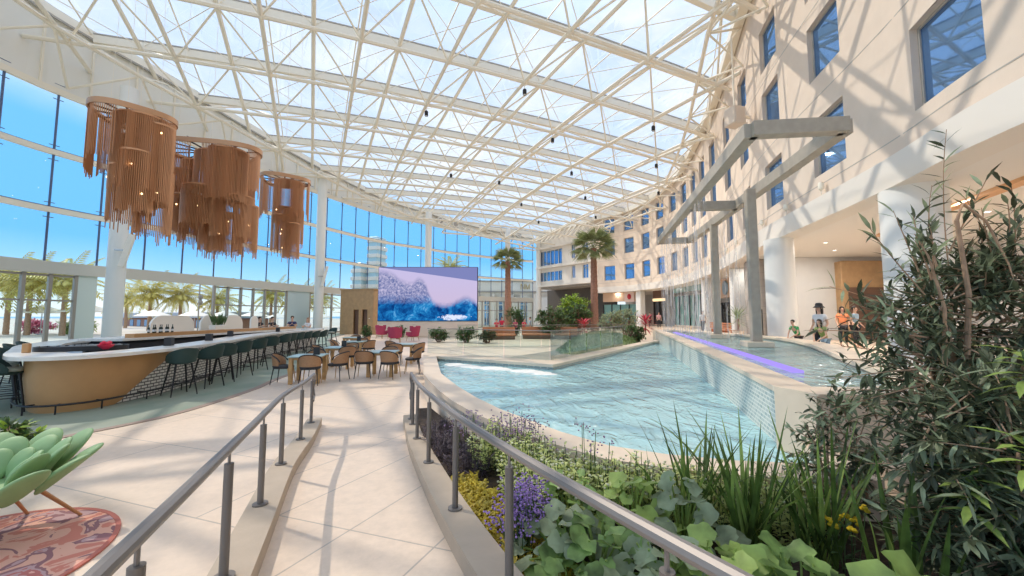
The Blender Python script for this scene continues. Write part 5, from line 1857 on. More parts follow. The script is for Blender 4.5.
# ---------------------------------------------------------------- far planting behind the fence
far = [((3.3, 31.5, 0), (3.3, 31.5, 1.5), (1.5, 1.0, 1.2), 'leaf_mid', 'dark leafy bush in the far planter, left of the lime tree', 110, 0.34, 0.07),
       ((6.0, 36.0, 0), (5.8, 36, 2.5), (1.8, 1.2, 1.5), 'leaf_lime', 'lime-green leafy tree before the dark passage', 120, 0.42, 0.09),
       ((5.4, 32, 0), (5.4, 32, 1.7), (1.5, 1.0, 1.3), 'leaf_mid', 'broad dark bush under the lime-green tree', 110, 0.34, 0.07),
       ((7.6, 29.5, 0), (7.6, 29.5, 1.4), (1.1, 0.9, 1.0), 'leaf_grey', 'grey-green bush right of the nearer palm trunk', 90, 0.26, 0.05),
       ((9.0, 30.5, 0), (9.0, 30.5, 1.5), (1.2, 0.9, 1.1), 'leaf_grey', 'grey-green bush left of the square white column', 90, 0.26, 0.05),
       ((7.3, 23.2, 0), (7.3, 23.2, 0.75), (0.75, 0.6, 0.65), 'leaf_mid', 'dark green hedge bush at the far corner of the pool', 110, 0.18, 0.045),
       ((0.3, 36, 0), (0.3, 36, 1.5), (1.0, 0.8, 1.2), 'leaf_mid', 'feathery dark plant beside the white restaurant front', 70, 0.5, 0.05),
       ((-3.2, 27, 0), (-3.2, 27, 0.6), (0.9, 0.7, 0.5), 'leaf_mid', 'low green planting under the right half of the big screen', 70, 0.22, 0.05),
       ((-5.2, 27.5, 0), (-5.2, 27.5, 0.55), (0.8, 0.6, 0.5), 'leaf_mid', 'low green planting under the middle of the big screen', 70, 0.22, 0.05),
       ((-9.3, 31.5, 0), (-9.3, 31.5, 0.6), (0.8, 0.6, 0.5), 'leaf_mid', 'low green planting between the crimson armchairs', 60, 0.22, 0.05),
       ((-12.6, 33.5, 0), (-12.6, 33.5, 0.55), (0.5, 0.5, 0.5), 'leaf_mid', 'small bush between the kiosk and the big screen', 50, 0.22, 0.05),
       ((-1.7, 26.5, 0), (-1.7, 26.5, 0.5), (0.8, 0.6, 0.4), 'leaf_dark', 'dark low planting behind the glass pool fence', 60, 0.2, 0.05)]
for k, (b_, c_, r_, m_, l_, n_, L_, w_) in enumerate(far):
    shrub(l_, b_, c_, r_, n_, 11, L_, w_, m_, 100 + k, wood='trunk', trunks=4, tr=0.06, name='bush', wr=0.015)
def ti(label, base, seed):
    r = random.Random(seed)
    t = thing('red_leaf_plant', label, 'plant', base)
    m = MB()
    for k in range(46):
        a = 2.4 * k
        m.leaf((0, 0, 0.35 + 0.012 * k), (cos(a), sin(a), -0.3 + 0.035 * k), (0, 0, 1), r.uniform(0.6, 0.9), 0.06, 0.25)
    m.build('leaves', 'leaf_red', t, smooth=False)
    MB().cyl((0, 0, 0), (0, 0, 0.9), 0.04, n=6).build('stem', 'trunk', t)
ti('red-leaved cordyline in the far planter, left of two', (5.2, 27.8, 0.45), 5)
ti('red-leaved cordyline beside the far pool corner, right of two', (8.15, 23.6, 0.7), 6)

# ================================================================ cactus chair and rug
rg, t, b = principled('rug_pattern')
tcn = N(t, 'ShaderNodeTexCoord')
n1 = N(t, 'ShaderNodeTexVoronoi', feature='SMOOTH_F1')
n1.inputs['Scale'].default_value = 3.2
nz_2 = N(t, 'ShaderNodeTexNoise'); nz_2.inputs['Scale'].default_value = 2.6; nz_2.inputs['Detail'].default_value = 3; nz_2.inputs['Distortion'].default_value = 1.5
t.links.new(tcn.outputs['Object'], nz_2.inputs[0])
r_ = ramp(t, [(0.0, (0.62, 0.22, 0.16)), (0.42, (0.74, 0.40, 0.30)), (0.49, (0.30, 0.14, 0.15)), (0.55, (0.52, 0.33, 0.33)), (0.62, (0.50, 0.16, 0.14)), (0.70, (0.78, 0.42, 0.34))], 'CONSTANT')
t.links.new(nz_2.outputs[0], r_.inputs[0]); t.links.new(r_.outputs[0], b.inputs['Base Color']); b.inputs['Roughness'].default_value = 0.95
rug = thing('rug', 'round coral and plum patterned rug under the green cactus chair', 'rug', (-4.16, 2.86, 0.002))
MB().lathe((0, 0, 0), [(0.95, 0), (0.95, 0.012), (0.93, 0.014)], 64).build('pile', rg, rug)
MB().ring([(0.985 * cos(k * pi / 32), 0.985 * sin(k * pi / 32)) for k in range(64)], [(0.95 * cos(k * pi / 32), 0.95 * sin(k * pi / 32)) for k in range(64)], 0, 0.015).build('border', mat('rug_edge', (0.50, 0.16, 0.12), 0.9), rug)
ch = thing('cactus_chair', 'green lounge chair built of cactus pad petals on copper legs', 'chair', (-4.40, 3.2, 0.016))
prof = [(0.05, 0.36), (0.30, 0.365), (0.42, 0.40), (0.50, 0.46)]
MB().lathe((0, 0, 0), [(0.02, 0.33), (0.28, 0.335), (0.42, 0.38), (0.46, 0.44), (0.36, 0.42), (0.2, 0.40), (0.02, 0.40)], 28).build('seat', 'cactus_green', ch)
def petal(a, rad, z, L, w, el, nm='petal'):
    """cactus pad whose foot sits at radius rad, leaning outward by el from upright"""
    rot = Matrix.Rotation(a, 3, 'Z') @ Matrix.Rotation(R(el), 3, 'Y')
    c = Vector((rad * cos(a), rad * sin(a), z)) + rot @ Vector((0, 0, L / 2))
    m = MB()
    m.ell(c, (0.038, w / 2, L / 2), 20, 12, rot)
    # pads are narrower at the foot
    iv = rot.inverted()
    vs = []
    for v in m.v:
        q = iv @ (Vector(v) - c)
        k = 1 - 0.22 * max(0, -q.z / (L / 2)) + 0.10 * max(0, q.z / (L / 2))
        vs.append(tuple(c + rot @ Vector((q.x + 0.02 * (q.z / L * 2) ** 2, q.y * k, q.z))))
    m.v = vs
    m.build(nm, 'cactus_green', ch, ang=80)
for k in range(9):       # outer ring
    a = R(-10 + 28 * k)
    petal(a, 0.43, 0.36, 0.43 + 0.06 * (k in (3, 4, 5)), 0.27, 48 - 8 * (k in (3, 4, 5, 6)))
for k in range(8):       # middle ring
    a = R(4 + 28 * k)
    petal(a, 0.34, 0.38, 0.40, 0.25, 32)
for k in range(6):       # inner ring
    a = R(20 + 32 * k)
    petal(a, 0.26, 0.38, 0.30, 0.21, 22)
for a, rad_, el in ((R(-60), 0.40, 66), (R(-95), 0.42, 70), (R(-128), 0.42, 66), (R(235), 0.36, 55)):
    petal(a, rad_, 0.36, 0.28, 0.24, el)
for x, y in ((0.42, 0.5), (-0.10, 0.52), (0.40, -0.18), (-0.45, -0.1)):
    MB().cyl((x * 0.55, y * 0.55, 0.35), (x, y, 0.0), 0.018, 0.012, 10).build('leg', 'copper_leg', ch)

# ================================================================ people
def skin_obj(name, P, E, m, parent, sub=1):
    names = list(P)
    me = bpy.data.meshes.new(name)
    me.from_pydata([P[k][0] for k in names], [(names.index(a), names.index(b)) for a, b in E], [])
    me.materials.append(M[m])
    o = bpy.data.objects.new(name, me)
    COL.objects.link(o)
    o.parent = parent
    md = o.modifiers.new('skin', 'SKIN')
    md.use_smooth_shade = True
    if not me.skin_vertices:
        me.attributes.new('skin', 'FLOAT', 'POINT') if False else None
    sv = me.skin_vertices[0].data if me.skin_vertices else None
    if sv:
        for i, k in enumerate(names):
            rr = P[k][1]
            sv[i].radius = rr if isinstance(rr, tuple) else (rr, rr)
            sv[i].use_root = (i == 0)
    sb = o.modifiers.new('sub', 'SUBSURF')
    sb.levels = sub; sb.render_levels = sub
    return o
def person(label, loc, rz, pose, shirt, legs, hair='hair', s=1.0, group=None, hat=None, longhair=False, fingers=False, sleeve=0.5):
    t = thing('person', label, 'person', loc, rz, group)
    V = Vector
    if pose == 'sit':
        hz = 0.86; lean = 0.06; kn = 0.42
    elif pose == 'lean':
        hz = 0.88; lean = 0.30; kn = 0
    else:
        hz = 0.92; lean = 0.0; kn = 0
    P, E = {}, []
    def pt(n, v, r):
        P[n] = (tuple(V(v) * s), tuple(q * s for q in r) if isinstance(r, tuple) else r * s)
    pt('pel', (0, 0, hz), (0.135, 0.105))
    pt('waist', (0, lean * 0.35, hz + 0.2), (0.115, 0.09))
    pt('chest', (0, lean * 0.8, hz + 0.40), (0.145, 0.10))
    pt('neckb', (0, lean * 1.05, hz + 0.53), 0.062)
    pt('neck', (0, lean * 1.15 + 0.01, hz + 0.60), 0.052)
    pt('jaw', (0, lean * 1.2 + 0.03, hz + 0.665), (0.058, 0.07))
    pt('head', (0, lean * 1.2 + 0.02, hz + 0.745), (0.076, 0.092))
    pt('crown', (0, lean * 1.2 + 0.005, hz + 0.81), (0.060, 0.075))
    pt('nose', (0, lean * 1.2 + 0.125, hz + 0.715), 0.014)
    E += [('pel', 'waist'), ('waist', 'chest'), ('chest', 'neckb'), ('neckb', 'neck'), ('neck', 'jaw'), ('jaw', 'head'), ('head', 'crown'), ('head', 'nose')]
    for sx, n in ((-1, 'l'), (1, 'r')):
        pt('sh' + n, (sx * 0.17, lean * 0.95, hz + 0.48), 0.055)
        if pose == 'sit':
            el, wr_ = (sx * 0.24, 0.18, hz + 0.26), (sx * 0.13, 0.40, hz + 0.34)
        elif pose == 'lean':
            el, wr_ = (sx * 0.25, 0.36, hz + 0.16), (sx * 0.10, 0.60, hz - 0.02)
        elif pose == 'walk':
            el, wr_ = (sx * 0.23, -0.06 * sx, hz + 0.22), (sx * 0.24, 0.10 * sx, hz - 0.02)
        else:
            el, wr_ = (sx * 0.22, -0.02, hz + 0.20), (sx * 0.20, 0.14, hz + 0.04)
        pt('el' + n, el, 0.038)
        pt('wr' + n, wr_, 0.026)
        d = (V(wr_) - V(el)).normalized()
        pt('pa' + n, V(wr_) + d * 0.06, (0.036, 0.018))
        E += [('chest', 'sh' + n), ('sh' + n, 'el' + n), ('el' + n, 'wr' + n), ('wr' + n, 'pa' + n)]
        side = d.cross(V((0, 0, 1))).normalized() if abs(d.z) < 0.9 else V((0, 1, 0))
        for q in range(4):
            b = V(wr_) + d * 0.09 + side * (0.018 * (q - 1.5))
            pt('f%s%d' % (n, q), b, 0.009)
            pt('g%s%d' % (n, q), b + d * (0.05 + 0.012 * (q in (1, 2))) + V((0, 0, -0.02)), 0.007)
            E += [('pa' + n, 'f%s%d' % (n, q)), ('f%s%d' % (n, q), 'g%s%d' % (n, q))]
        pt('th' + n, V(wr_) + d * 0.05 - side * 0.05 * sx, 0.010)
        E.append(('wr' + n, 'th' + n))
        if pose == 'sit':
            k_, a_ = (sx * 0.11, 0.42, hz - 0.04), (sx * 0.11, 0.40, hz - 0.46)
        elif pose == 'walk':
            k_, a_ = (sx * 0.09, 0.10 * sx, 0.50), (sx * 0.09, 0.16 * sx - 0.06, 0.09)
        else:
            k_, a_ = (sx * 0.10, 0.02, 0.50), (sx * 0.10, -0.01, 0.09)
        pt('hip' + n, (sx * 0.09, 0.0, hz - 0.05), 0.085)
        pt('kn' + n, k_, 0.058)
        pt('an' + n, a_, 0.038)
        pt('to' + n, (a_[0] * 1.1, a_[1] + 0.16, a_[2] - 0.055), (0.035, 0.025))
        E += [('pel', 'hip' + n), ('hip' + n, 'kn' + n), ('kn' + n, 'an' + n), ('an' + n, 'to' + n)]
    skin_obj('body', P, E, 'skin', t)
    def grow(keys, k, edges, nm, mm, ends=()):
        Q = {}
        for n in keys:
            v, r = P[n]
            Q[n] = (v, tuple(q * k + 0.006 * s for q in r) if isinstance(r, tuple) else r * k + 0.008 * s)
        for n, a, b, u in ends:
            v = V(P[a][0]).lerp(V(P[b][0]), u)
            ra = P[a][1] if not isinstance(P[a][1], tuple) else P[a][1][0]; rb = P[b][1] if not isinstance(P[b][1], tuple) else P[b][1][0]
            Q[n] = (tuple(v), (ra + (rb - ra) * u) * k + 0.010 * s)
        skin_obj(nm, Q, edges, mm, t)
    grow(['pel', 'waist', 'chest', 'neckb', 'shl', 'shr'], 1.08, [('pel', 'waist'), ('waist', 'chest'), ('chest', 'neckb'), ('chest', 'shl'), ('chest', 'shr'), ('shl', 'sl'), ('shr', 'sr')], 'shirt', shirt,
         [('sl', 'shl', 'ell', sleeve), ('sr', 'shr', 'elr', sleeve)])
    grow(['pel', 'hipl', 'hipr', 'knl', 'knr'], 1.08, [('pel', 'hipl'), ('pel', 'hipr'), ('hipl', 'knl'), ('hipr', 'knr'), ('knl', 'cl'), ('knr', 'cr')], 'trousers', legs, [('cl', 'knl', 'anl', 0.85), ('cr', 'knr', 'anr', 0.85)])
    hc = V(P['head'][0])
    m = MB()
    m.ell(hc + V((0, -0.025, 0.035)) * s, (0.092 * s, 0.105 * s, 0.092 * s), 14, 10)
    m.v = [v if v[1] < hc.y + 0.03 * s or v[2] > hc.z + 0.055 * s else (v[0], hc.y + 0.03 * s, v[2]) for v in m.v]
    if longhair:
        for sx in (-1, 1):
            m.ell(hc + V((sx * 0.075, -0.03, -0.10)) * s, (0.035 * s, 0.06 * s, 0.16 * s), 10, 8)
        m.ell(hc + V((0, -0.085, -0.10)) * s, (0.09 * s, 0.045 * s, 0.17 * s), 10, 8)
    m.build('hair', hair, t, ang=80)
    m = MB()
    for sx in (-1, 1):
        m.ell(hc + V((sx * 0.032, 0.088, 0.0)) * s, (0.011 * s, 0.007 * s, 0.007 * s), 8, 6)
    m.build('eyes', 'hair', t)
    m = MB(); m.ell(hc + V((0, 0.088, -0.065)) * s, (0.024 * s, 0.01 * s, 0.007 * s), 8, 6); m.build('mouth', 'red_shirt', t)
    for sx in (-1, 1):
        MB().ell(hc + V((sx * 0.082, 0.0, -0.01)) * s, (0.012 * s, 0.02 * s, 0.03 * s), 8, 6).build('ear', 'skin', t)
    if hat:
        MB().lathe(tuple(hc + V((0, -0.01, 0.06)) * s), [(0.10 * s, 0.0), (0.165 * s, -0.05 * s), (0.172 * s, -0.045 * s), (0.112 * s, 0.012 * s), (0.10 * s, 0.09 * s), (0.06 * s, 0.115 * s), (0.01 * s, 0.12 * s)], 24).build('hat', hat, t)
    return t
person('person in black bucket hat and pale top standing between two children at the raised pool', (10.2, 12.8, 0.5), R(112), 'stand', 'pale_cloth', 'dark_cloth', hat='dark_cloth', longhair=True, s=0.97)
person('child in a bright green shirt leaning over the raised pool edge, left of the hat', (10.32, 13.95, 0.5), R(106), 'lean', 'green_cloth', 'dark_cloth', s=0.70)
person('child in an olive green shirt with long dark hair leaning on the raised pool edge', (9.78, 12.1, 0.5), R(112), 'lean', 'olive_cloth', 'blue_cloth', longhair=True, s=0.72)
person('person in an orange top half hidden by the shrub, right of the pool children', (14.8, 17.3, 0.5), R(150), 'stand', 'orange_cloth', 'dark_cloth', longhair=True)
person('person in a grey blue top half hidden by the shrub, right of the orange top', (15.0, 16.9, 0.5), R(200), 'stand', 'blue_cloth', 'dark_cloth')
person('person in black clothes seated beyond the bar, leftmost of four', (-15.35, 23.4, 0.0), R(-100), 'sit', 'dark_cloth', 'dark_cloth', s=1.05)
person('person in dark clothes seated beyond the bar, second from left of four', (-14.75, 23.7, 0.0), R(-110), 'sit', 'dark_cloth', 'navy_cloth', s=1.05)
person('person in a navy top leaning on the far end of the bar', (-13.85, 24.35, 0.0), R(-150), 'sit', 'navy_cloth', 'dark_cloth', s=1.08)
person('person in a white top with auburn hair seated at the far bar end', (-12.75, 24.25, 0.0), R(170), 'sit', 'pale_cloth', 'dark_cloth', hair='bark_tan', longhair=True, s=1.02)
far_p = [(-1.35, 34.0, 'person in a red shirt at the far restaurant, left one beside the palm', 'red_shirt', 'sit', 180), (-0.9, 34.3, 'person in a red shirt standing at the far restaurant, just left of the palm trunk', 'red_shirt', 'stand', 180), (0.35, 35.0, 'person in a maroon top seated right of the palm trunk', 'red_fabric', 'sit', 150), (1.05, 35.0, 'person in a red top seated second right of the palm trunk', 'red_shirt', 'sit', 210), (1.55, 33.0, 'person in blue-grey walking before the terracotta banquettes', 'blue_cloth', 'walk', 90), (3.7, 34.0, 'person in a pink top seated before the dark bushes', 'pink_cloth', 'sit', 180),
         (15.0, 42.0, 'person in black standing in the doorway left of the water curtain', 'dark_cloth', 'stand', 190), (15.4, 40.5, 'person in a pink top standing at the doorway left of the water curtain', 'pink_cloth', 'stand', 170), (15.3, 31.0, 'person in a white shirt and dark trousers walking behind the water curtain', 'pale_cloth', 'walk', 170)]
for x, y, l, c, p, a in far_p:
    person(l, (x, y, -0.1 if p == 'sit' and x < 5 else 0.5 if x > 9 else 0.0), R(a), p, c, 'dark_cloth')
# ================================================================ outside the glass
def umbrella(x, y, h, r, label):
    def mk():
        t = thing('parasol', 'x', 'parasol')
        MB().cyl((0, 0, 0), (0, 0, 2.75), 0.04, n=8).build('pole', 'steel', t)
        prof = [(2.0, 2.15), (2.0, 2.22), (1.0, 2.62), (0.06, 2.95)]
        vs, fs = [], []
        n = 8
        for rr, z in prof:
            for k in range(n):
                vs.append((rr * cos(2 * pi * k / n), rr * sin(2 * pi * k / n), z))
        for i in range(3):
            for k in range(n):
                fs.append((i * n + k, i * n + (k + 1) % n, (i + 1) * n + (k + 1) % n, (i + 1) * n + k))
        vs.append((0, 0, 2.98)); vs.append((0, 0, 2.6))
        for k in range(n):
            fs.append((3 * n + k, 3 * n + (k + 1) % n, 4 * n)); fs.append((k, 4 * n + 1, (k + 1) % n))
        MB().add(vs, fs).build('canopy', 'white_paint', t, smooth=False)
        m = MB()
        m.lathe((0, 0, 0), [(0.35, 0), (0.35, 0.06), (0.05, 0.10)], 16)
        m.build('base', 'steel', t)
        return t
    put('u', mk, (x, y, -0.02), 0.3, label, 'white parasols on the terrace outside', r / 2.0)
for x, y, r, l in ((-42.5, 38.5, 2.1, 'white parasol outside, behind the rightmost panes of the left doors'), (-39, 42, 1.7, 'white parasol outside the open bay, nearest its left column'), (-37, 45, 1.7, 'white parasol outside the open bay, second from the left column'), (-35, 47, 1.7, 'white parasol outside the open bay below the palm pair'), (-33, 49.5, 1.7, 'white parasol outside the open bay, near its right end'),
                   (-30, 49.5, 1.5, 'white parasol outside behind the left panes of the rear doors'), (-28.4, 52, 1.5, 'white parasol outside behind the middle panes of the rear doors'), (-26.3, 53, 1.5, 'white parasol outside behind the right panes of the rear doors'), (-47.5, 39, 2.0, 'white parasol outside, behind the middle panes of the left doors'), (-24.5, 58, 2.2, 'white parasol outside, seen left of the wooden kiosk')):
    umbrella(x, y, 2.9, r, l)
b_ = thing('pavilion', 'long low reddish pavilion with a blue-grey roof outside beyond the parasols', 'building', (-57, 68, -0.5), R(-28))
MB().box((0, 0, 1.0), (38, 6, 2.0)).build('wall', mat('brick_red', (0.40, 0.22, 0.16), 0.8), b_)
MB().box((0, 0, 2.5), (40, 8, 0.9)).build('roof', mat('roof_blue', (0.42, 0.48, 0.58), 0.7), b_)
for k in range(12):
    MB().box((-17 + 3.1 * k, -3.02, 1.05), (1.5, 0.1, 1.3)).build('window', 'hotel_glass', b_)
for k, (x, y, h, l) in enumerate(((-23.3, 66, 15.9, 'pale banded reflection in the glass, built as a block just left of the big screen'), (-26.0, 66, 11.4, 'shorter pale banded reflection in the glass, built as a block above the wooden kiosk'))):
    t = thing('reflection_block', l, 'building', (x, y, -0.5), R(-20))
    MB().box((0, 0, h / 2), (1.9, 2.4, h)).build('core', mat('reflection_tint', (0.42, 0.60, 0.66), 0.3), t)  # striped reflection in the glass wall, modelled as a solid block behind it
    for q in range(int(h / 1.3)):
        MB().box((0, 0, 0.9 + q * 1.3), (2.2, 2.7, 0.62)).build('reflection_band', 'slab_white', t)
for k, (x, y, c_, l) in enumerate(((-45, 40, 'leaf_bright', 'low hedge outside behind the left doors'), (-50.5, 41, 'petal_pink', 'pink flowering hedge outside behind the left doors'))):
    shrub(l, (x, y, 0), (x, y, 0.7), (2.4, 0.9, 0.8), 130, 10, 0.28, 0.07, c_, 300 + k, wood='trunk', name='hedge', wr=0.015)
# white restaurant front beyond the far glass
rb = thing('restaurant_front', 'white single-storey restaurant front with tall doors beyond the far glass', 'building', (0.0, 75, 0), R(4))
m = MB()
ops = [(-5.4, -4.4), (-2.6, -1.0), (1.6, 3.0)]
xs = [-7.0] + [v for o in ops for v in o] + [8.5]
for a, b in zip(xs[::2], xs[1::2]):
    m.box(((a + b) / 2, 0, 3.0), (b - a, 0.4, 6.0))
m.box((0.75, 0, 6.1), (15.5, 0.4, 1.2))
m.build('wall', 'white_paint', rb)
MB().box((0.75, -0.2, 7.6), (15.9, 0.9, 1.9)).build('parapet', 'white_paint', rb)
MB().box((0.75, -0.45, 6.55), (15.9, 0.6, 0.25)).build('cornice', 'win_frame', rb)
MB().box((0.75, -0.35, 8.6), (16.1, 1.1, 0.14)).build('coping', 'win_frame', rb)
for a, b in ops:
    o = MB().box(((a + b) / 2, 0.05, 2.75), (b - a, 0.06, 5.5)).build('door', 'hotel_glass', rb)
    m = MB()
    for u in (a, (a + b) / 2, b):
        m.box((u, -0.05, 2.75), (0.12, 0.14, 5.5))
    for z in (2.6, 4.0, 5.45):
        m.box(((a + b) / 2, -0.05, z), (b - a, 0.14, 0.12))
    m.build('door_frame', 'white_paint', o)
for x in (-3.6, 0.0, 4.3):
    MB().lathe((x, -0.6, 0), [(0.34, 0), (0.28, 0.3), (0.25, 5.7), (0.36, 6.1)], 16).build('pilaster', 'white_paint', rb)
m = MB()
for x0, x1 in ((1.7, 1.7), (1.7, 2.35), (2.35, 2.35), (2.65, 2.65), (2.65, 3.0), (3.0, 3.35), (3.35, 3.35)):
    zz0, zz1 = (7.0, 8.1) if x0 == x1 else ((8.1, 7.0) if x0 in (1.7, 2.65) else (7.0, 8.1))
    m.cyl((x0, -0.72, zz0), (x1, -0.72, zz1), 0.07, n=6)
m.build('sign_letters', mat('gold', (0.62, 0.47, 0.24), 0.4, metal=0.4), rb)

# ================================================================ shop fronts in the arcade
def store(label, s0, s1, off, band, bandz, glassm, lamp, seed, panels=5):
    a, b = RW.off(s0, off), RW.off(s1, off)
    d = b - a; L = d.length; rz = math.atan2(d.y, d.x)
    t = thing('shop_front', label, 'shop front', (a.x, a.y, 0.5), rz)
    z0, z1 = bandz
    MB().box((L / 2, 0.0, (z0 + z1) / 2 - 0.5), (L, 0.3, z1 - z0)).build('sign_band', band, t)
    if lamp:
        MB().box((L / 2, 0.1, z0 - 0.5 - 0.22), (L, 0.25, 0.36)).build('light_cove', lamp, t)
    MB().box((L / 2, -0.10, (z0 - 0.9) / 2 + 0.0), (L, 0.05, z0 - 0.9)).build('glazing', glassm, t)
    for k in range(panels + 1):
        MB().box((L * k / panels, 0.0, (z0 - 0.9) / 2), (0.09, 0.16, z0 - 0.9)).build('frame_post', 'dark_metal', t)
    MB().box((L / 2, 0.0, 0.14), (L, 0.2, 0.28)).build('sill', 'stone_pier' if 'stone_pier' in M else 'kerb', t)
    return t, L
M['wood_slat'] = tile('wood_slat', (0.46, 0.24, 0.13), (0.40, 0.20, 0.11), (0.16, 0.08, 0.05), 0.12, 3.0, 0.02, 0.6, offset=0, swap=False)
M['shop_dark'] = mat('shop_dark', (0.05, 0.045, 0.045), 0.2)
M['shop_teal'] = mat('shop_teal', (0.16, 0.30, 0.28), 0.2)
M['shop_tan'] = mat('shop_tan', (0.62, 0.42, 0.28), 0.6)
store('shop front with a slatted wood band and warm light behind the water curtain', RW.near(14.9, 26), RW.near(16.3, 31.4), 2.2, 'wood_slat', (3.9, 5.2), 'shop_dark', 'warm_lamp', 1)
t, L = store('shop front with a round sign on a tan band behind the water curtain', RW.near(16.5, 32.2), RW.near(17.5, 37.2), 2.2, 'shop_tan', (3.5, 5.2), 'shop_dark', None, 2)
MB().cyl((L / 2, 0.16, 3.85), (L / 2, 0.30, 3.85), 0.62, n=24).build('round_sign', 'blue_cloth', t)
store('teal shop front on the curve behind the water curtain', RW.near(17.9, 38.6), RW.near(17.7, 46.8), 2.2, 'shop_teal', (4.6, 5.2), 'shop_teal', None, 3, 7)
store('dark doorway with a warm lit band left of the water curtain', RW.near(17.2, 49.2), RW.near(16.8, 50.8), 2.6, 'dark_brown', (4.2, 5.2), 'shop_dark', 'warm_lamp', 4, 2)
t, L = store('teal shop front with a tan band and red emblem panel right of the palm', RW.near(16.0, 52.2), RW.near(12.4, 56.0), 1.6, 'shop_tan', (3.9, 5.2), 'shop_teal', None, 5, 4)
e = MB().box((L * 0.22, 0.22, 4.0), (1.5, 0.08, 1.4)).build('emblem_panel', mat('pale_pink', (0.72, 0.56, 0.50), 0.6), t)
m = MB(); m.ell((L * 0.22, 0.28, 4.05), (0.30, 0.05, 0.40), 14, 10); m.build('red_emblem', mat('emblem_red', (0.50, 0.03, 0.04), 0.5), e)
# wooden portal in the arcade's back wall
q0, q1 = Vector((21.3, 21.62)), Vector((18.55, 21.62))
c = (q0 + q1) / 2; d = q1 - q0
t = thing('portal', 'wood-lined portal in the grey arcade wall behind the pool', 'doorway', (c.x, c.y, 0.5), math.atan2(d.y, d.x))
L = d.length
for x in (-L / 2, L / 2):
    MB().box((x, 0, 2.2), (0.35, 0.5, 4.4)).build('jamb', 'kiosk_wood', t)
MB().box((0, 0, 3.7), (L, 0.4, 1.5)).build('lintel', 'kiosk_wood', t)
MB().box((0, 0.1, 1.5), (L - 0.3, 0.1, 3.0)).build('opening', 'dark_brown', t)
# display stand, potted yucca and wooden benches under the arcade
t = thing('menu_stand', 'dark upright display stand beside the stone pier under the arcade', 'sign', (13.1, 20.7, 0.5), R(105))
MB().box((0, 0, 0.85), (0.7, 0.10, 1.7)).build('panel', 'dark_metal', t)
MB().box((0, 0, 0.03), (0.8, 0.4, 0.06)).build('foot', 'dark_metal', t)
MB().box((0, 0.06, 1.3), (0.5, 0.02, 0.3)).build('card', mat('card_grey', (0.2, 0.2, 0.2), 0.6), t)
t = thing('potted_yucca', 'tall spiky potted plant in front of the slatted wood shop front', 'plant', (13.15, 22.5, 0.5))
MB().lathe((0, 0, 0), [(0.22, 0), (0.32, 0.5), (0.30, 0.5), (0.28, 0.44)], 18).build('pot', 'stucco', t)
MB().cyl((0, 0, 0.4), (0, 0, 1.2), 0.06, n=8).build('stem', 'trunk', t)
m = MB()
for k in range(60):
    a = 2.4 * k
    m.leaf((0, 0, 1.0 + 0.006 * k), (cos(a), sin(a), -0.4 + 0.04 * k), (0, 0, 1), rnd.uniform(0.6, 0.95), 0.035, 0.2)
m.build('leaves', 'leaf_grey', t, smooth=False)
def bench(x, y, a, l):
    t = thing('slatted_bench', l, 'bench', (x, y, 0.5), R(a), 'orange wood benches under the arcade')
    for k in range(4):
        MB().box((0, -0.18 + 0.12 * k, 0.44), (1.3, 0.10, 0.04)).build('seat_slat', 'terracotta', t)
    for k in range(3):
        MB().box((0, 0.26, 0.58 + 0.14 * k), (1.3, 0.04, 0.10)).build('back_slat', 'terracotta', t)
    for sx in (-1, 1):
        MB().box((sx * 0.55, 0.0, 0.21), (0.06, 0.5, 0.42)).build('leg', 'terracotta', t)
bench(13.9, 24.9, 100, 'orange wood bench left of the tall potted yucca')
bench(14.5, 27.0, 100, 'orange wood bench farther back, before the slatted shop front')

# ================================================================ lamps
M['downlight'] = emit('downlight', (1.0, 0.93, 0.82), 4.0)
def downlight(x, y, z, watts, label):
    t = thing('downlight', label, 'ceiling light', (x, y, z), 0, 'recessed arcade downlights')
    MB().ring([(0.11 * cos(k * pi / 10), 0.11 * sin(k * pi / 10)) for k in range(20)], [(0.085 * cos(k * pi / 10), 0.085 * sin(k * pi / 10)) for k in range(20)], -0.02, 0.0).build('trim_ring', 'steel', t)
    MB().lathe((0, 0, 0), [(0.085, -0.012), (0.085, -0.004)], 16).build('lens', 'downlight', t)
    l = bpy.data.lights.new('downlight_lamp', 'AREA')
    l.shape = 'DISK'; l.size = 0.4; l.energy = watts; l.color = (1.0, 0.96, 0.90)
    o = bpy.data.objects.new('lamp', l); COL.objects.link(o); o.parent = t; o.location = (0, 0, -0.03)
for k, (x, y, of) in enumerate(((9.6, 7.5, 2.4), (10.6, 11.5, 2.2), (11.5, 14.5, 3.4), (12.2, 18.0, 2.2), (13.2, 20.8, 3.6), (12.0, 17.0, 4.6), (10.9, 12.8, 4.4), (14.9, 26.0, 1.2), (16.3, 31.5, 1.2), (17.8, 38.5, 1.2), (17.5, 47.5, 1.2), (14.2, 54.3, 0.9))):
    p = RW.off(RW.near(x, y), of)
    downlight(p.x, p.y, 5.2, 60 if y < 22 else 22, 'small recessed downlight in the white arcade soffit')
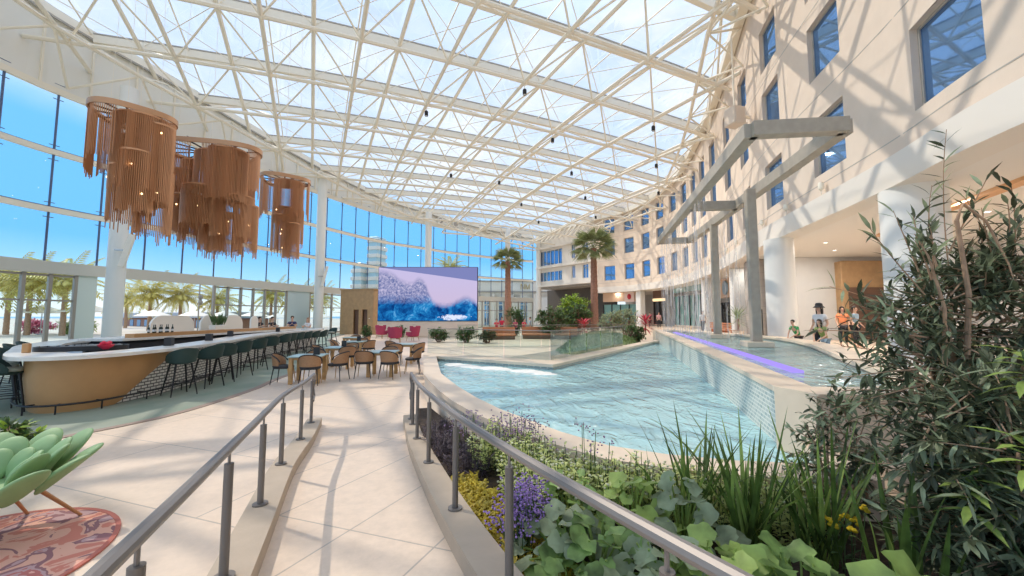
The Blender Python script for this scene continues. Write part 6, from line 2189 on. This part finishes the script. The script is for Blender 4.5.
def flood(x, y, z, rz, label, group, sc=1.0, hang=0.0):
    def mk():
        t = thing('spotlight', 'x', 'spotlight')
        MB().lathe((0, 0, 0), [(0.06, 0), (0.10, 0.05), (0.10, 0.26), (0.085, 0.30), (0.085, 0.27)], 16).build('can', 'white_steel' if hang == 0 else 'dark_metal', t)
        MB().cyl((0, 0, -0.02), (0, 0, -0.22), 0.02, n=6).build('stem', 'white_steel', t)
        MB().lathe((0, 0, 0.262), [(0.08, 0), (0.08, 0.01)], 14).build('lens', 'pale_cloth', t)
        return t
    kind = 'flood%d' % (hang > 0)
    put(kind, mk, (x, y, z), rz, label, group, sc)
    return
for k in range(13):      # wall washers on the slab edge
    s = RW.near(11.1, 13.4) + k * 2.7
    if s > RW.L - 2:
        break
    p = RW.off(s, -0.16)
    flood(p.x, p.y, 6.25, 0, 'small spotlight standing on the white slab edge of the hotel', 'spotlights along the hotel slab edge', 0.9)
for i, j in ((2, -2), (3, -3), (3, -1), (2, 0), (4, -2), (1, -1), (4, 0), (3, 1), (2, 2), (4, 2), (3, 3), (0, -2), (1, 1), (-1, -1), (0, 1), (5, 1)):
    c = gp(i + 0.5, j + 0.5)
    if inside(c.x, c.y) and inside(c.x + 1, c.y):
        o = len(P0)
        flood(c.x, c.y, zr(c.x, c.y) - 2.62, 0, 'dark spotlight hanging from the white roof frame', 'spotlights under the roof frame', 1.3, 1)
        last = [q for q in COL.objects if q.name.startswith('spotlight')][-1]
        last.rotation_euler = (0, pi, 0)
        last.location.z = zr(c.x, c.y) - 2.1 - 0.28 - 0.2
        l = bpy.data.lights.new('spotlight_lamp', 'AREA')
        l.shape = 'DISK'; l.size = 0.4; l.energy = 60; l.color = (1.0, 0.90, 0.78)
        lo = bpy.data.objects.new('lamp', l); COL.objects.link(lo); lo.parent = last
        lo.location = (0, 0, 0.32); lo.rotation_euler = (pi, 0, 0)
t = thing('speaker_box', 'beige box hung on the hotel wall by a white rod, above the grey frame', 'loudspeaker', (11.75, 19.6, 12.3), R(14))
MB().box((0, 0, 0), (0.75, 0.75, 0.95)).build('box', 'stucco', t)
MB().cyl((0, 0, 0.45), (0, 0, 4.4), 0.05, n=8).build('rod', 'white_steel', t)
MB().box((0.6, 0, 0.1), (0.7, 0.12, 0.12)).build('wall_arm', 'white_steel', t)
